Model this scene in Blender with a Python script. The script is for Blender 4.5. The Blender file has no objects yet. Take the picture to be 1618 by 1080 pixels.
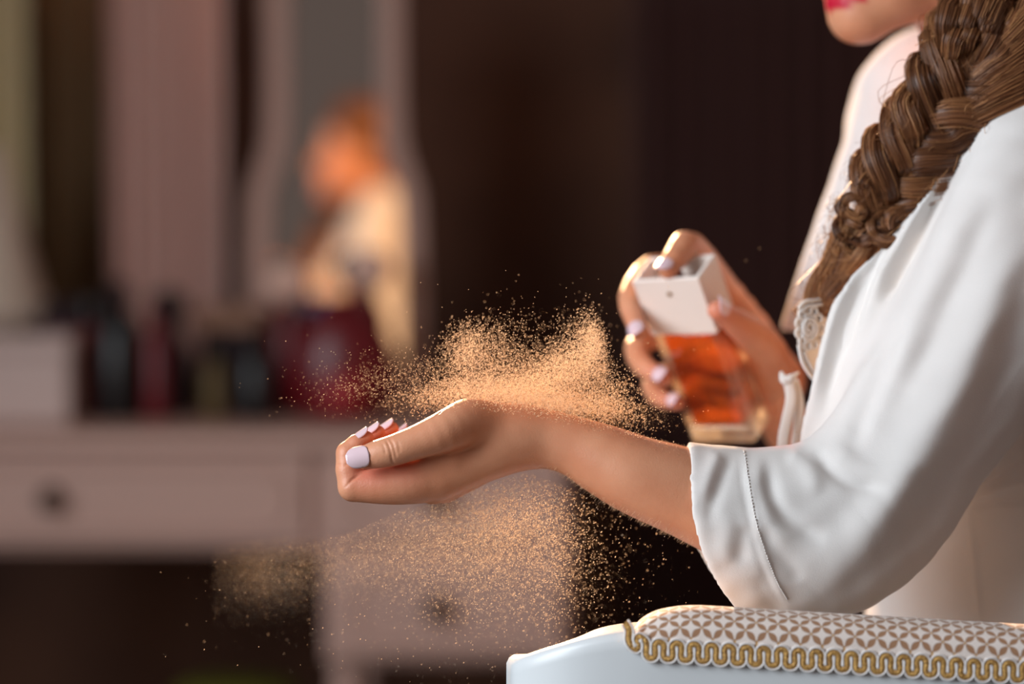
import bpy, math, random
import numpy as np
from mathutils import Vector, Matrix

random.seed(7)
RNG = np.random.default_rng(7)
SC = bpy.context.scene
COL = SC.collection

# ------------------------------------------------------------------ camera
FPX = 1618 * 85.0 / 36.0
CAM = np.array([0.0, -1.74, 1.0])
PITCH = math.radians(2.65)
FWD = np.array([0, math.cos(PITCH), -math.sin(PITCH)])
UPV = np.array([0, math.sin(PITCH), math.cos(PITCH)])
cd = bpy.data.cameras.new('camera')
cam = bpy.data.objects.new('camera', cd)
COL.objects.link(cam)
cam.location = CAM
cam.rotation_euler = (math.pi / 2 - PITCH, 0, 0)
cd.lens = 85.0
cd.sensor_width = 36.0
cd.clip_start = 0.05
cd.dof.use_dof = True
cd.dof.focus_distance = 1.735
cd.dof.aperture_fstop = 1.8
SC.camera = cam

# ------------------------------------------------------------------ world, sun, window light, exposure
w = bpy.data.worlds.new('room_air')
SC.world = w
w.use_nodes = True
bg = w.node_tree.nodes['Background']
bg.inputs[0].default_value = (0.50, 0.385, 0.34, 1)
bg.inputs[1].default_value = 0.34

SUN_DIR = Vector((-0.20, 0.90, 0.30)).normalized()
sd = bpy.data.lights.new('sun', 'SUN')
sd.energy = 9.5
sd.angle = math.radians(0.53)
sd.color = (1.0, 0.58, 0.30)
sun = bpy.data.objects.new('sun', sd)
COL.objects.link(sun)
sun.rotation_euler = SUN_DIR.to_track_quat('Z', 'Y').to_euler()
sun.location = (-.2, 5, 3)

ad = bpy.data.lights.new('window_daylight', 'AREA')
ad.shape = 'RECTANGLE'
ad.size = 1.5
ad.size_y = 1.7
ad.energy = 36
ad.spread = math.radians(110)
ad.color = (0.87, 0.94, 1.0)
al = bpy.data.objects.new('window_daylight', ad)
COL.objects.link(al)
al.location = (-1.95, -1.15, 1.65)
al.rotation_euler = (Vector((-1.95, -1.15, 1.65)) - Vector((0.25, 0.05, 0.9))).to_track_quat('Z', 'Y').to_euler()

vs = SC.view_settings
vs.view_transform = 'Standard'
vs.look = 'None'
vs.exposure = 0.0
vs.gamma = 1.0
vs.use_curve_mapping = False


# ------------------------------------------------------------------ helpers
def P(u, v, y):
    """photo pixel (1618x1080) at depth y -> world point"""
    a = (u - 809.0) / FPX
    b = (540.0 - v) / FPX
    d = FWD + b * UPV
    t = (y - CAM[1]) / d[1]
    return CAM + t * (d + np.array([a, 0, 0]))


def S(r, y):
    """pixel length at depth y -> metres"""
    return r * (y - CAM[1]) / FPX


def rgb(r, g, b):
    f = lambda c: ((c / 255 + 0.055) / 1.055) ** 2.4 if c > 10 else c / 255 / 12.92
    return (f(r), f(g), f(b), 1.0)


def mesh_obj(name, verts, faces, mat=None, parent=None, smooth=True):
    me = bpy.data.meshes.new(name)
    verts = np.asarray(verts, dtype=np.float32)
    if isinstance(faces, np.ndarray):
        n, k = faces.shape
        me.vertices.add(len(verts))
        me.vertices.foreach_set('co', verts.ravel())
        me.loops.add(n * k)
        me.loops.foreach_set('vertex_index', faces.astype(np.int32).ravel())
        me.polygons.add(n)
        me.polygons.foreach_set('loop_start', np.arange(0, n * k, k, dtype=np.int32))
        me.update(calc_edges=True)
    else:
        me.from_pydata([tuple(map(float, v)) for v in verts], [], faces)
        me.update()
    if smooth:
        me.polygons.foreach_set('use_smooth', np.ones(len(me.polygons), dtype=bool))
    o = bpy.data.objects.new(name, me)
    COL.objects.link(o)
    if mat:
        me.materials.append(mat)
    if parent:
        o.parent = parent
        o.matrix_parent_inverse = Matrix.Translation(-parent.location)
    return o


def empty(name, loc=(0, 0, 0)):
    o = bpy.data.objects.new(name, None)
    COL.objects.link(o)
    o.location = loc
    o.empty_display_size = 0.05
    return o


def tag(o, label, cat, group=None, kind=None):
    o['label'] = label
    o['category'] = cat
    if group:
        o['group'] = group
    if kind:
        o['kind'] = kind
    return o


def struct(o):
    o['kind'] = 'structure'
    return o


def norm(v):
    v = np.asarray(v, float)
    return v / np.linalg.norm(v)


def bez(pts, n):
    """Catmull-Rom resample of a polyline"""
    p = np.asarray(pts, float)
    p = np.vstack([2 * p[0] - p[1], p, 2 * p[-1] - p[-2]])
    m = len(p) - 3
    ts = np.linspace(0, m - 1e-9, n)
    i = np.floor(ts).astype(int)
    f = (ts - i)[:, None]
    a, b, c, d = p[i], p[i + 1], p[i + 2], p[i + 3]
    return 0.5 * (2 * b + (c - a) * f + (2 * a - 5 * b + 4 * c - d) * f ** 2 + (3 * b - a - 3 * c + d) * f ** 3)


def tube(path, rad, k=8, flat=1.0, side=None, caps=True):
    """tube along path; rad scalar or list; flat = ratio of second radius; side = fixed reference vector"""
    path = np.asarray(path, float)
    n = len(path)
    rad = np.broadcast_to(np.asarray(rad, float), (n,))
    T = np.gradient(path, axis=0)
    T /= np.linalg.norm(T, axis=1)[:, None] + 1e-12
    ref = np.array([0.0, -1.0, 0.0]) if side is None else np.asarray(side, float)
    B = np.cross(T, ref)
    bl = np.linalg.norm(B, axis=1)[:, None]
    B = np.where(bl > 1e-4, B / (bl + 1e-12), np.array([1.0, 0, 0]))
    N = np.cross(B, T)
    an = np.linspace(0, 2 * math.pi, k, endpoint=False)
    v = (path[:, None, :] + rad[:, None, None] * (np.cos(an)[None, :, None] * B[:, None, :]
         + flat * np.sin(an)[None, :, None] * N[:, None, :])).reshape(-1, 3)
    i = np.arange(n - 1)[:, None] * k
    j = np.arange(k)[None, :]
    j2 = (j + 1) % k
    f = np.stack([i + j, i + j2, i + k + j2, i + k + j], -1).reshape(-1, 4)
    if caps:
        c0, c1 = len(v), len(v) + 1
        v = np.vstack([v, path[:1], path[-1:]])
        jj = np.arange(k)
        j3 = (jj + 1) % k
        q0 = np.stack([np.full(k, c0), j3, jj, np.full(k, c0)], -1)
        q1 = np.stack([np.full(k, c1), (n - 1) * k + jj, (n - 1) * k + j3, np.full(k, c1)], -1)
        f = [tuple(x) for x in f] + [tuple(x[:3]) for x in q0] + [tuple(x[:3]) for x in q1]
    return v, f


class MB:
    def __init__(s):
        s.v, s.f, s.n = [], [], 0

    def add(s, v, f):
        s.v.extend([tuple(map(float, x)) for x in v])
        s.f.extend([tuple(int(a) + s.n for a in q) for q in f])
        s.n += len(v)
        return s

    def box(s, lo, hi, bevel=0.0, R=None, C=(0, 0, 0)):
        import bmesh
        bm = bmesh.new()
        bmesh.ops.create_cube(bm, size=1.0)
        for q in bm.verts:
            q.co = Vector(((q.co.x + .5) * (hi[0] - lo[0]) + lo[0], (q.co.y + .5) * (hi[1] - lo[1]) + lo[1],
                           (q.co.z + .5) * (hi[2] - lo[2]) + lo[2]))
        if bevel:
            bmesh.ops.bevel(bm, geom=bm.edges[:], offset=bevel, segments=3, profile=0.5, affect='EDGES')
        bm.verts.index_update()
        vs_ = [np.array(q.co) for q in bm.verts]
        if R is not None:
            vs_ = [np.asarray(C) + R @ q for q in vs_]
        fs = [[q.index for q in f.verts] for f in bm.faces]
        bm.free()
        return s.add(vs_, fs)

    def lathe(s, prof, c=(0, 0, 0), k=24, R=None):
        vv, ff = [], []
        for (r, z) in prof:
            for j in range(k):
                a = 2 * math.pi * j / k
                q = np.array([r * math.cos(a), r * math.sin(a), z])
                if R is not None:
                    q = R @ q
                vv.append(q + np.asarray(c))
        for i in range(len(prof) - 1):
            for j in range(k):
                j2 = (j + 1) % k
                ff.append((i * k + j, i * k + j2, (i + 1) * k + j2, (i + 1) * k + j))
        ff.append(tuple(range(k - 1, -1, -1)))
        ff.append(tuple((len(prof) - 1) * k + j for j in range(k)))
        return s.add(vv, ff)

    def build(s, name, mat, parent=None, smooth=False, auto=None):
        o = mesh_obj(name, s.v, s.f, mat, parent, smooth)
        if auto:
            m = o.modifiers.new('edges', 'EDGE_SPLIT')
            m.split_angle = math.radians(auto)
        return o


# ---- materials
def mat(name, color=(0.8, 0.8, 0.8, 1), rough=0.5, metal=0.0, **kw):
    m = bpy.data.materials.new(name)
    m.use_nodes = True
    b = m.node_tree.nodes['Principled BSDF']
    b.inputs['Base Color'].default_value = color
    b.inputs['Roughness'].default_value = rough
    b.inputs['Metallic'].default_value = metal
    for k, v in kw.items():
        b.inputs[k.replace('_', ' ')].default_value = v
    return m


def nodes(m):
    return m.node_tree.nodes, m.node_tree.links, m.node_tree.nodes['Principled BSDF']


def add_noise_color(m, c1, c2, scale=5.0, stretch=(1, 1, 1), detail=3.0, lo=0.35, hi=0.65):
    N, L, b = nodes(m)
    tc = N.new('ShaderNodeTexCoord')
    mp = N.new('ShaderNodeMapping')
    mp.inputs['Scale'].default_value = stretch
    nz = N.new('ShaderNodeTexNoise')
    nz.inputs['Scale'].default_value = scale
    nz.inputs['Detail'].default_value = detail
    cr = N.new('ShaderNodeValToRGB')
    cr.color_ramp.elements[0].position = lo
    cr.color_ramp.elements[1].position = hi
    cr.color_ramp.elements[0].color = c1
    cr.color_ramp.elements[1].color = c2
    L.new(tc.outputs['Object'], mp.inputs[0])
    L.new(mp.outputs[0], nz.inputs['Vector'])
    L.new(nz.outputs['Fac'], cr.inputs[0])
    L.new(cr.outputs[0], b.inputs['Base Color'])
    return m


def add_bump(m, scale=400.0, strength=0.1, dist=0.001, detail=2.0, kind='noise'):
    N, L, b = nodes(m)
    tc = N.new('ShaderNodeTexCoord')
    t = N.new('ShaderNodeTexNoise' if kind == 'noise' else 'ShaderNodeTexVoronoi')
    t.inputs['Scale'].default_value = scale
    if kind == 'noise':
        t.inputs['Detail'].default_value = detail
    bp = N.new('ShaderNodeBump')
    bp.inputs['Strength'].default_value = strength
    bp.inputs['Distance'].default_value = dist
    L.new(tc.outputs['Object'], t.inputs['Vector'])
    L.new(t.outputs[0], bp.inputs['Height'])
    L.new(bp.outputs[0], b.inputs['Normal'])
    return m


# ------------------------------------------------------------------ signed-distance sculpting tools
CULL = 0.06
_bc = [None, None, None]


def bounds(p):
    if _bc[0] is not p:
        _bc[0] = p
        _bc[1] = np.array([p[:, i].min() for i in range(3)])
        _bc[2] = np.array([p[:, i].max() for i in range(3)])
    return _bc[1], _bc[2]


def len3(q):
    return np.sqrt(np.einsum('ij,ij->i', q, q))


def cone(a, b, ra, rb, sy=1.0):
    a, b = np.asarray(a, float), np.asarray(b, float)
    ba = b - a
    L2 = ba @ ba + 1e-12
    m = max(ra, rb) * max(1.0, sy) + CULL
    b0, b1 = np.minimum(a, b) - m, np.maximum(a, b) + m
    a32, ba = a.astype(np.float32), ba.astype(np.float32)

    def f(p):
        mn, mx = bounds(p)
        if (mx < b0).any() or (mn > b1).any():
            return np.full(len(p), CULL, np.float32)
        q = p - a32
        t = np.clip(q @ ba / L2, 0, 1)
        q = q - t[:, None] * ba
        if sy != 1.0:
            q = q * np.array([1, 1 / sy, 1], np.float32)
        return len3(q) - (ra + t * (rb - ra))
    return f


def ellip(c, r, M=None):
    c, r = np.asarray(c, np.float32), np.asarray(r, np.float32)
    M = None if M is None else np.asarray(M, np.float32)

    def f(p):
        q = p - c
        if M is not None:
            q = q @ M.T
        k0 = len3(q / r) + 1e-9
        k1 = len3(q / r ** 2) + 1e-9
        return k0 * (k0 - 1) / k1
    return f


def smin(a, b, k):
    h = np.clip(0.5 + 0.5 * (b - a) / k, 0, 1)
    return b + (a - b) * h - k * h * (1 - h)


def U(fs, k):
    def f(p):
        d = fs[0](p)
        for g in fs[1:]:
            d = smin(d, g(p), k)
        return d
    return f


def pxcone(p0, p1, sy=1.0):
    """(u, v, y, r_px) to (u, v, y, r_px)"""
    return cone(P(*p0[:3]), P(*p1[:3]), S(p0[3], p0[2]), S(p1[3], p1[2]), sy)


def limb(pts, sub=4, sy=1.0):
    """smooth tapering limb through (u, v, y, r_px) stations"""
    q = np.array([[*P(*p[:3]), S(p[3], p[2])] for p in pts])
    q = bez(q, (len(pts) - 1) * sub + 1)
    cs = [cone(q[i, :3], q[i + 1, :3], q[i, 3], q[i + 1, 3], sy) for i in range(len(q) - 1)]

    def f(p):
        d = cs[0](p)
        for g in cs[1:]:
            d = np.minimum(d, g(p))
        return d
    return f


def chain(pts, k=0.002, sy=1.0):
    return U([pxcone(pts[i], pts[i + 1], sy) for i in range(len(pts) - 1)], k)


def sdf_mesh(f, lo, hi, h, project=1, smooth=3):
    lo = np.asarray(lo, float)
    B = 8
    nb = np.ceil((np.asarray(hi) - lo) / (h * B)).astype(int)
    n = nb * B
    g = np.stack(np.meshgrid(*[np.arange(q) for q in nb], indexing='ij'), -1).reshape(-1, 3)
    cen = lo + (g + 0.5) * B * h
    d = f(cen.astype(np.float32))
    act = np.abs(d) < B * h * 0.87 * 1.6
    D = np.repeat(np.repeat(np.repeat(d.reshape(nb), B, 0), B, 1), B, 2).astype(np.float32)
    off = np.stack(np.meshgrid(*[np.arange(B)] * 3, indexing='ij'), -1).reshape(-1, 3)
    ga = g[act]
    for s in range(0, len(ga), 48):
        idx = (ga[s:s + 48, None, :] * B + off[None]).reshape(-1, 3)
        D[idx[:, 0], idx[:, 1], idx[:, 2]] = f((lo + idx * h).astype(np.float32))
    neg = D < 0
    c = np.zeros(tuple(np.array(D.shape) - 1), np.int8)
    cs = [(i, j, k) for i in (0, 1) for j in (0, 1) for k in (0, 1)]
    sl = lambda o, m: slice(o, m - 1 + o)
    for (i, j, k) in cs:
        c += neg[sl(i, D.shape[0]), sl(j, D.shape[1]), sl(k, D.shape[2])]
    cells = np.argwhere((c > 0) & (c < 8))
    imap = -np.ones(c.shape, np.int32)
    imap[tuple(cells.T)] = np.arange(len(cells))
    val = {o: D[cells[:, 0] + o[0], cells[:, 1] + o[1], cells[:, 2] + o[2]] for o in cs}
    acc = np.zeros((len(cells), 3))
    cnt = np.zeros(len(cells))
    for a in cs:
        for ax in range(3):
            if a[ax] == 0:
                b = list(a)
                b[ax] = 1
                va, vb = val[a], val[tuple(b)]
                m = (va < 0) != (vb < 0)
                t = np.where(m, va / np.where(m, va - vb, 1), 0)
                pt = np.tile(np.array(a, float), (len(cells), 1))
                pt[:, ax] = t
                acc += pt * m[:, None]
                cnt += m
    v = lo + (cells + acc / cnt[:, None]) * h
    faces = []
    for ax in range(3):
        s0 = [slice(None)] * 3
        s1 = [slice(None)] * 3
        s0[ax], s1[ax] = slice(0, -1), slice(1, None)
        e = np.argwhere(neg[tuple(s0)] != neg[tuple(s1)])
        fl = neg[e[:, 0], e[:, 1], e[:, 2]]
        a1, a2 = (ax + 1) % 3, (ax + 2) % 3
        ok = (e[:, a1] > 0) & (e[:, a2] > 0) & (e[:, a1] < c.shape[a1]) & (e[:, a2] < c.shape[a2])
        e, fl = e[ok], fl[ok]
        q = []
        for d1, d2 in ((-1, -1), (0, -1), (0, 0), (-1, 0)):
            x = e.copy()
            x[:, a1] += d1
            x[:, a2] += d2
            q.append(imap[tuple(x.T)])
        q = np.stack(q, 1)
        q[~fl] = q[~fl][:, ::-1]
        faces.append(q)
    F = np.concatenate(faces)
    F = F[(F >= 0).all(1)]
    nrm = None
    for it in range(project):
        nrm, dv = grad(f, v)
        v = v - nrm * np.clip(dv, -h, h)[:, None] * 0.9
    if smooth:
        v = relax(v, F, smooth)
    return v, F, nrm


def grad(f, v, e=4e-4):
    if len(v) > 12000:
        o = [grad(f, v[i:i + 12000], e) for i in range(0, len(v), 12000)]
        return np.concatenate([a for a, b in o]), np.concatenate([b for a, b in o])
    f0 = f
    f = lambda q: f0(q.astype(np.float32)).astype(float)
    d0 = f(v)
    g = np.stack([f(v + np.eye(3)[i] * e) - d0 for i in range(3)], 1)
    ln = np.linalg.norm(g, axis=1)[:, None] + 1e-9
    return g / ln, d0 / np.maximum(ln[:, 0] / e, 0.3)


def relax(v, F, it=3, w=0.5):
    """vertex smoothing over quad faces"""
    n = len(v)
    a = np.concatenate([F[:, 0], F[:, 1], F[:, 2], F[:, 3], F[:, 1], F[:, 2], F[:, 3], F[:, 0]])
    b = np.concatenate([F[:, 1], F[:, 2], F[:, 3], F[:, 0], F[:, 0], F[:, 1], F[:, 2], F[:, 3]])
    c = np.maximum(np.bincount(a, minlength=n), 1)
    for _ in range(it):
        m = np.stack([np.bincount(a, v[b, k], n) / c for k in range(3)], 1)
        v = v + w * (m - v)
    return v


def polydist(v, poly):
    """distance of points to a polyline plus the parameter 0..1 along it"""
    poly = np.asarray(poly, float)
    best = np.full(len(v), 1e9)
    tt = np.zeros(len(v))
    n = len(poly) - 1
    for i in range(n):
        a, b = poly[i], poly[i + 1]
        ba = b - a
        t = np.clip((v - a) @ ba / (ba @ ba + 1e-12), 0, 1)
        d = np.linalg.norm(v - a - t[:, None] * ba, axis=1)
        m = d < best
        best[m] = d[m]
        tt[m] = (i + t[m]) / n
    return best, tt

# ------------------------------------------------------------------ materials
def skin_material():
    m = mat('skin', rgb(205, 150, 122), 0.42)
    N, L, b = nodes(m)
    b.inputs['Subsurface Weight'].default_value = 0.12
    b.inputs['Subsurface Radius'].default_value = (1.0, 0.35, 0.2)
    b.inputs['Subsurface Scale'].default_value = 0.004
    b.inputs['Specular IOR Level'].default_value = 0.4
    tc = N.new('ShaderNodeTexCoord')
    nz = N.new('ShaderNodeTexNoise')
    nz.inputs['Scale'].default_value = 28
    nz.inputs['Detail'].default_value = 3
    cr = N.new('ShaderNodeValToRGB')
    cr.color_ramp.elements[0].position = 0.32
    cr.color_ramp.elements[1].position = 0.68
    cr.color_ramp.elements[0].color = rgb(204, 136, 102)
    cr.color_ramp.elements[1].color = rgb(214, 152, 118)
    at = N.new('ShaderNodeAttribute')
    at.attribute_name = 'flush'
    at2 = N.new('ShaderNodeAttribute')
    at2.attribute_name = 'lip'
    mx = N.new('ShaderNodeMix')
    mx.data_type = 'RGBA'
    mx.inputs[7].default_value = rgb(206, 112, 96)
    mx2 = N.new('ShaderNodeMix')
    mx2.data_type = 'RGBA'
    mx2.inputs[7].default_value = rgb(190, 22, 52)
    L.new(tc.outputs['Object'], nz.inputs['Vector'])
    L.new(nz.outputs['Fac'], cr.inputs[0])
    L.new(at.outputs['Fac'], mx.inputs[0])
    L.new(cr.outputs[0], mx.inputs[6])
    L.new(at2.outputs['Fac'], mx2.inputs[0])
    L.new(mx.outputs[2], mx2.inputs[6])
    L.new(mx2.outputs[2], b.inputs['Base Color'])
    n2 = N.new('ShaderNodeTexNoise')
    n2.inputs['Scale'].default_value = 700
    n2.inputs['Detail'].default_value = 2
    bp = N.new('ShaderNodeBump')
    bp.inputs['Strength'].default_value = 0.25
    bp.inputs['Distance'].default_value = 0.0006
    L.new(tc.outputs['Object'], n2.inputs['Vector'])
    L.new(n2.outputs['Fac'], bp.inputs['Height'])
    L.new(bp.outputs[0], b.inputs['Normal'])
    return m


def cloth_material(name, col, transl=0.12, bump=0.25):
    m = bpy.data.materials.new(name)
    m.use_nodes = True
    N, L, b = nodes(m)
    b.inputs['Base Color'].default_value = col
    b.inputs['Roughness'].default_value = 0.9
    b.inputs['Specular IOR Level'].default_value = 0.1
    b.inputs['Sheen Weight'].default_value = 0.15
    tc = N.new('ShaderNodeTexCoord')
    nz = N.new('ShaderNodeTexNoise')
    nz.inputs['Scale'].default_value = 900
    nz.inputs['Detail'].default_value = 2
    bp = N.new('ShaderNodeBump')
    bp.inputs['Strength'].default_value = bump
    bp.inputs['Distance'].default_value = 0.0006
    L.new(tc.outputs['Object'], nz.inputs['Vector'])
    L.new(nz.outputs['Fac'], bp.inputs['Height'])
    L.new(bp.outputs[0], b.inputs['Normal'])
    tr = N.new('ShaderNodeBsdfTranslucent')
    tr.inputs[0].default_value = col
    ms = N.new('ShaderNodeMixShader')
    ms.inputs[0].default_value = transl
    L.new(b.outputs[0], ms.inputs[1])
    L.new(tr.outputs[0], ms.inputs[2])
    L.new(ms.outputs[0], N['Material Output'].inputs['Surface'])
    return m


M = {}
M['skin'] = skin_material()
M['robe'] = cloth_material('white_cotton', rgb(240, 238, 236), 0.22)
M['lace'] = cloth_material('white_lace', rgb(236, 234, 232), 0.2, 0.5)
M['nail'] = mat('pearl_nail', rgb(228, 200, 208), 0.16, Coat_Weight=0.6, Sheen_Weight=0.0)
M['nail'].node_tree.nodes['Principled BSDF'].inputs['Specular IOR Level'].default_value = 0.8
M['white_paint'] = add_bump(mat('white_paint', rgb(208, 213, 216), 0.32), 60, 0.05, 0.001)
M['vanity'] = add_bump(mat('cream_paint', rgb(198, 160, 146), 0.5), 40, 0.05, 0.001)
M['brass'] = mat('aged_brass', rgb(78, 56, 40), 0.45, 0.6)

# ------------------------------------------------------------------ the room
M['wall'] = add_noise_color(mat('dark_brown_wall', rgb(60, 36, 24), 0.8), rgb(66, 36, 22), rgb(98, 62, 42), 2.2, lo=.38, hi=.68)
M['floor'] = add_noise_color(mat('dark_floorboards', rgb(50, 32, 24), 0.5), rgb(40, 25, 19), rgb(62, 40, 30), 6, (1, 8, 1))
WY = 2.8
wb = MB()
wb.box((-2.6, WY, 0), (3.0, WY + .12, 1.50))
wb.box((-2.6, WY, 2.75), (3.0, WY + .12, 3.0))
wb.box((-2.6, WY, 1.50), (-1.0, WY + .12, 2.75))
wb.box((1.2, WY, 1.50), (3.0, WY + .12, 2.75))
struct(wb.build('wall_back', M['wall']))
wf = MB()
for lo_, hi_ in (((-1.0, WY + .02, 1.50), (1.2, WY + .10, 1.54)), ((-1.0, WY + .02, 2.71), (1.2, WY + .10, 2.75)), ((-1.0, WY + .02, 1.54), (-.96, WY + .10, 2.71)), ((1.16, WY + .02, 1.54), (1.2, WY + .10, 2.71))):
    wf.box(lo_, hi_)
win = struct(wf.build('window_1', M['white_paint']))
fl = MB()
fl.box((-2.6, -3.5, -.06), (3.0, WY + .12, 0))
floor = struct(fl.build('floor', M['floor']))
wl = MB()
wl.box((-2.72, 0.2, 0), (-2.6, WY + .12, 3.0))
struct(wl.build('wall_left', M['wall']))
bb = MB()
bb.box((-2.6, WY - .018, 0), (3.0, WY - .0005, .11), .004)
struct(bb.build('baseboard_back', M['wall']))


def drape(name, u0, u1, y, vtop, zbot, matl, folds, amp, label, cat='curtain', group=None, thick=.004):
    x0, x1 = P(u0, 0, y)[0], P(u1, 0, y)[0]
    z1 = P(0, vtop, y)[2]
    nx, nz = folds * 12, 14
    vv = []
    ph = RNG.uniform(0, 6)
    for layer in (0, 1):
        for j in range(nz + 1):
            z = zbot + (z1 - zbot) * j / nz
            for i in range(nx + 1):
                f = i / nx
                a = f * folds * 2 * math.pi + ph + .5 * math.sin(f * 9) + .15 * math.sin(z * 5)
                vv.append((x0 + (x1 - x0) * f + .006 * math.sin(2 * a), y + amp * math.sin(a) * (1 - .25 * j / nz) + layer * thick, z))
    q = (nx + 1) * (nz + 1)
    ff = []
    for j in range(nz):
        for i in range(nx):
            a = j * (nx + 1) + i
            ff += [(a, a + 1, a + nx + 2, a + nx + 1), (q + a, q + a + nx + 1, q + a + nx + 2, q + a + 1)]
    b0 = list(range(nx + 1)) + [j * (nx + 1) + nx for j in range(1, nz + 1)] + [nz * (nx + 1) + i for i in range(nx - 1, -1, -1)] + [j * (nx + 1) for j in range(nz - 1, 0, -1)]
    for a, b in zip(b0, b0[1:] + b0[:1]):
        ff.append((a, q + a, q + b, b))
    root = empty(name, ((x0 + x1) / 2, y, zbot))
    mesh_obj('pleated_fabric', vv, ff, matl, root)
    r = MB()
    r.add(*tube([(x0, y + .01, z1 + .012), (x1, y + .01, z1 + .012)], .010, 12))
    r.build('rail', M['brass'], root, True)
    tag(root, label, cat, group)
    return root


M['pink_drape'] = cloth_material('dusty_pink_drape', rgb(220, 182, 170), .05)
M['olive_drape'] = cloth_material('olive_brown_drape', rgb(126, 98, 68), .03)
M['cream_drape'] = cloth_material('cream_drape', rgb(222, 206, 166), .05)
M['brown_drape'] = cloth_material('dark_brown_drape', rgb(72, 42, 38), .0)
drape('curtain', 172, 348, 2.40, -60, .74, M['pink_drape'], 6, .016, 'dusty pink pleated curtain standing between the olive drape and the dark gap')
drape('curtain', 48, 168, 2.52, -60, .74, M['olive_drape'], 4, .020, 'dark olive curtain left of the dusty pink one')
drape('curtain', -190, 44, 2.46, -60, .74, M['cream_drape'], 6, .020, 'cream curtain at the far left edge above the lampshade')
drape('curtain', 1000, 1420, 2.66, -60, .02, M['brown_drape'], 9, .03, 'very dark brown curtain behind the perfume bottle and the woman')

# ------------------------------------------------------------------ armchair
chair = empty('chair', (.32, .24, 0))
tag(chair, 'white painted chair with a diamond-patterned padded back rail below the robe sleeve', 'chair')
# outer shell: plan curve from the near front, round the back, to the far front
z_arm = P(1100, 1010, -.07)[2]
plan = [(-.004, -.022), (.004, -.050), (.035, -.072), (.08, -.082), (.15, -.086), (.25, -.090), (.36, -.094), (.46, -.095), (.55, -.085), (.615, -.04), (.63, .0)]
plan = bez([(x, y, 0) for x, y in plan], 220)
arc = np.concatenate([[0], np.cumsum(np.linalg.norm(np.diff(plan, axis=0), axis=1))])
TL = arc[-1]
tang = np.gradient(plan, axis=0)
tang /= np.linalg.norm(tang, axis=1)[:, None]
outn = np.stack([tang[:, 1], -tang[:, 0], np.zeros(len(tang))], 1)     # outwards


def topz(s):
    """height of the wooden rail along the shell"""
    x = np.interp(s, arc, plan[:, 0])
    z = z_arm + .008 - .027 * np.clip(1 - (x + .004) / .10, 0, 1) ** 1.9 - .016 * np.clip((x - .10) / .30, 0, 1)
    return z


TH = .048
sec = []
for o_, dz in ((0, -.40), (0, -.012), (.0, -.006), (-.002, -.002), (-.006, 0), (-TH + .006, 0), (-TH + .002, -.002), (-TH, -.006), (-TH, -.40)):
    sec.append((o_, dz))
vv, ff = [], []
ns = len(sec)
tz = topz(arc)
for i in range(len(plan)):
    for (o_, dz) in sec:
        q = plan[i] + outn[i] * o_
        vv.append((q[0], q[1], (tz[i] + dz) if dz > -.3 else .36))
for i in range(len(plan) - 1):
    for k in range(ns - 1):
        a = i * ns + k
        ff.append((a, a + 1, a + ns + 1, a + ns))
    ff.append((i * ns + ns - 1, i * ns, (i + 1) * ns, (i + 1) * ns + ns - 1))
ff.append(tuple(range(ns)))
ff.append(tuple((len(plan) - 1) * ns + k for k in range(ns - 1, -1, -1)))
fr = mesh_obj('wooden_shell', vv, ff, M['white_paint'], chair, True)
es = fr.modifiers.new('edges', 'EDGE_SPLIT')
es.split_angle = math.radians(50)
fr['label'] = 'white painted wooden shell'


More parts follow.
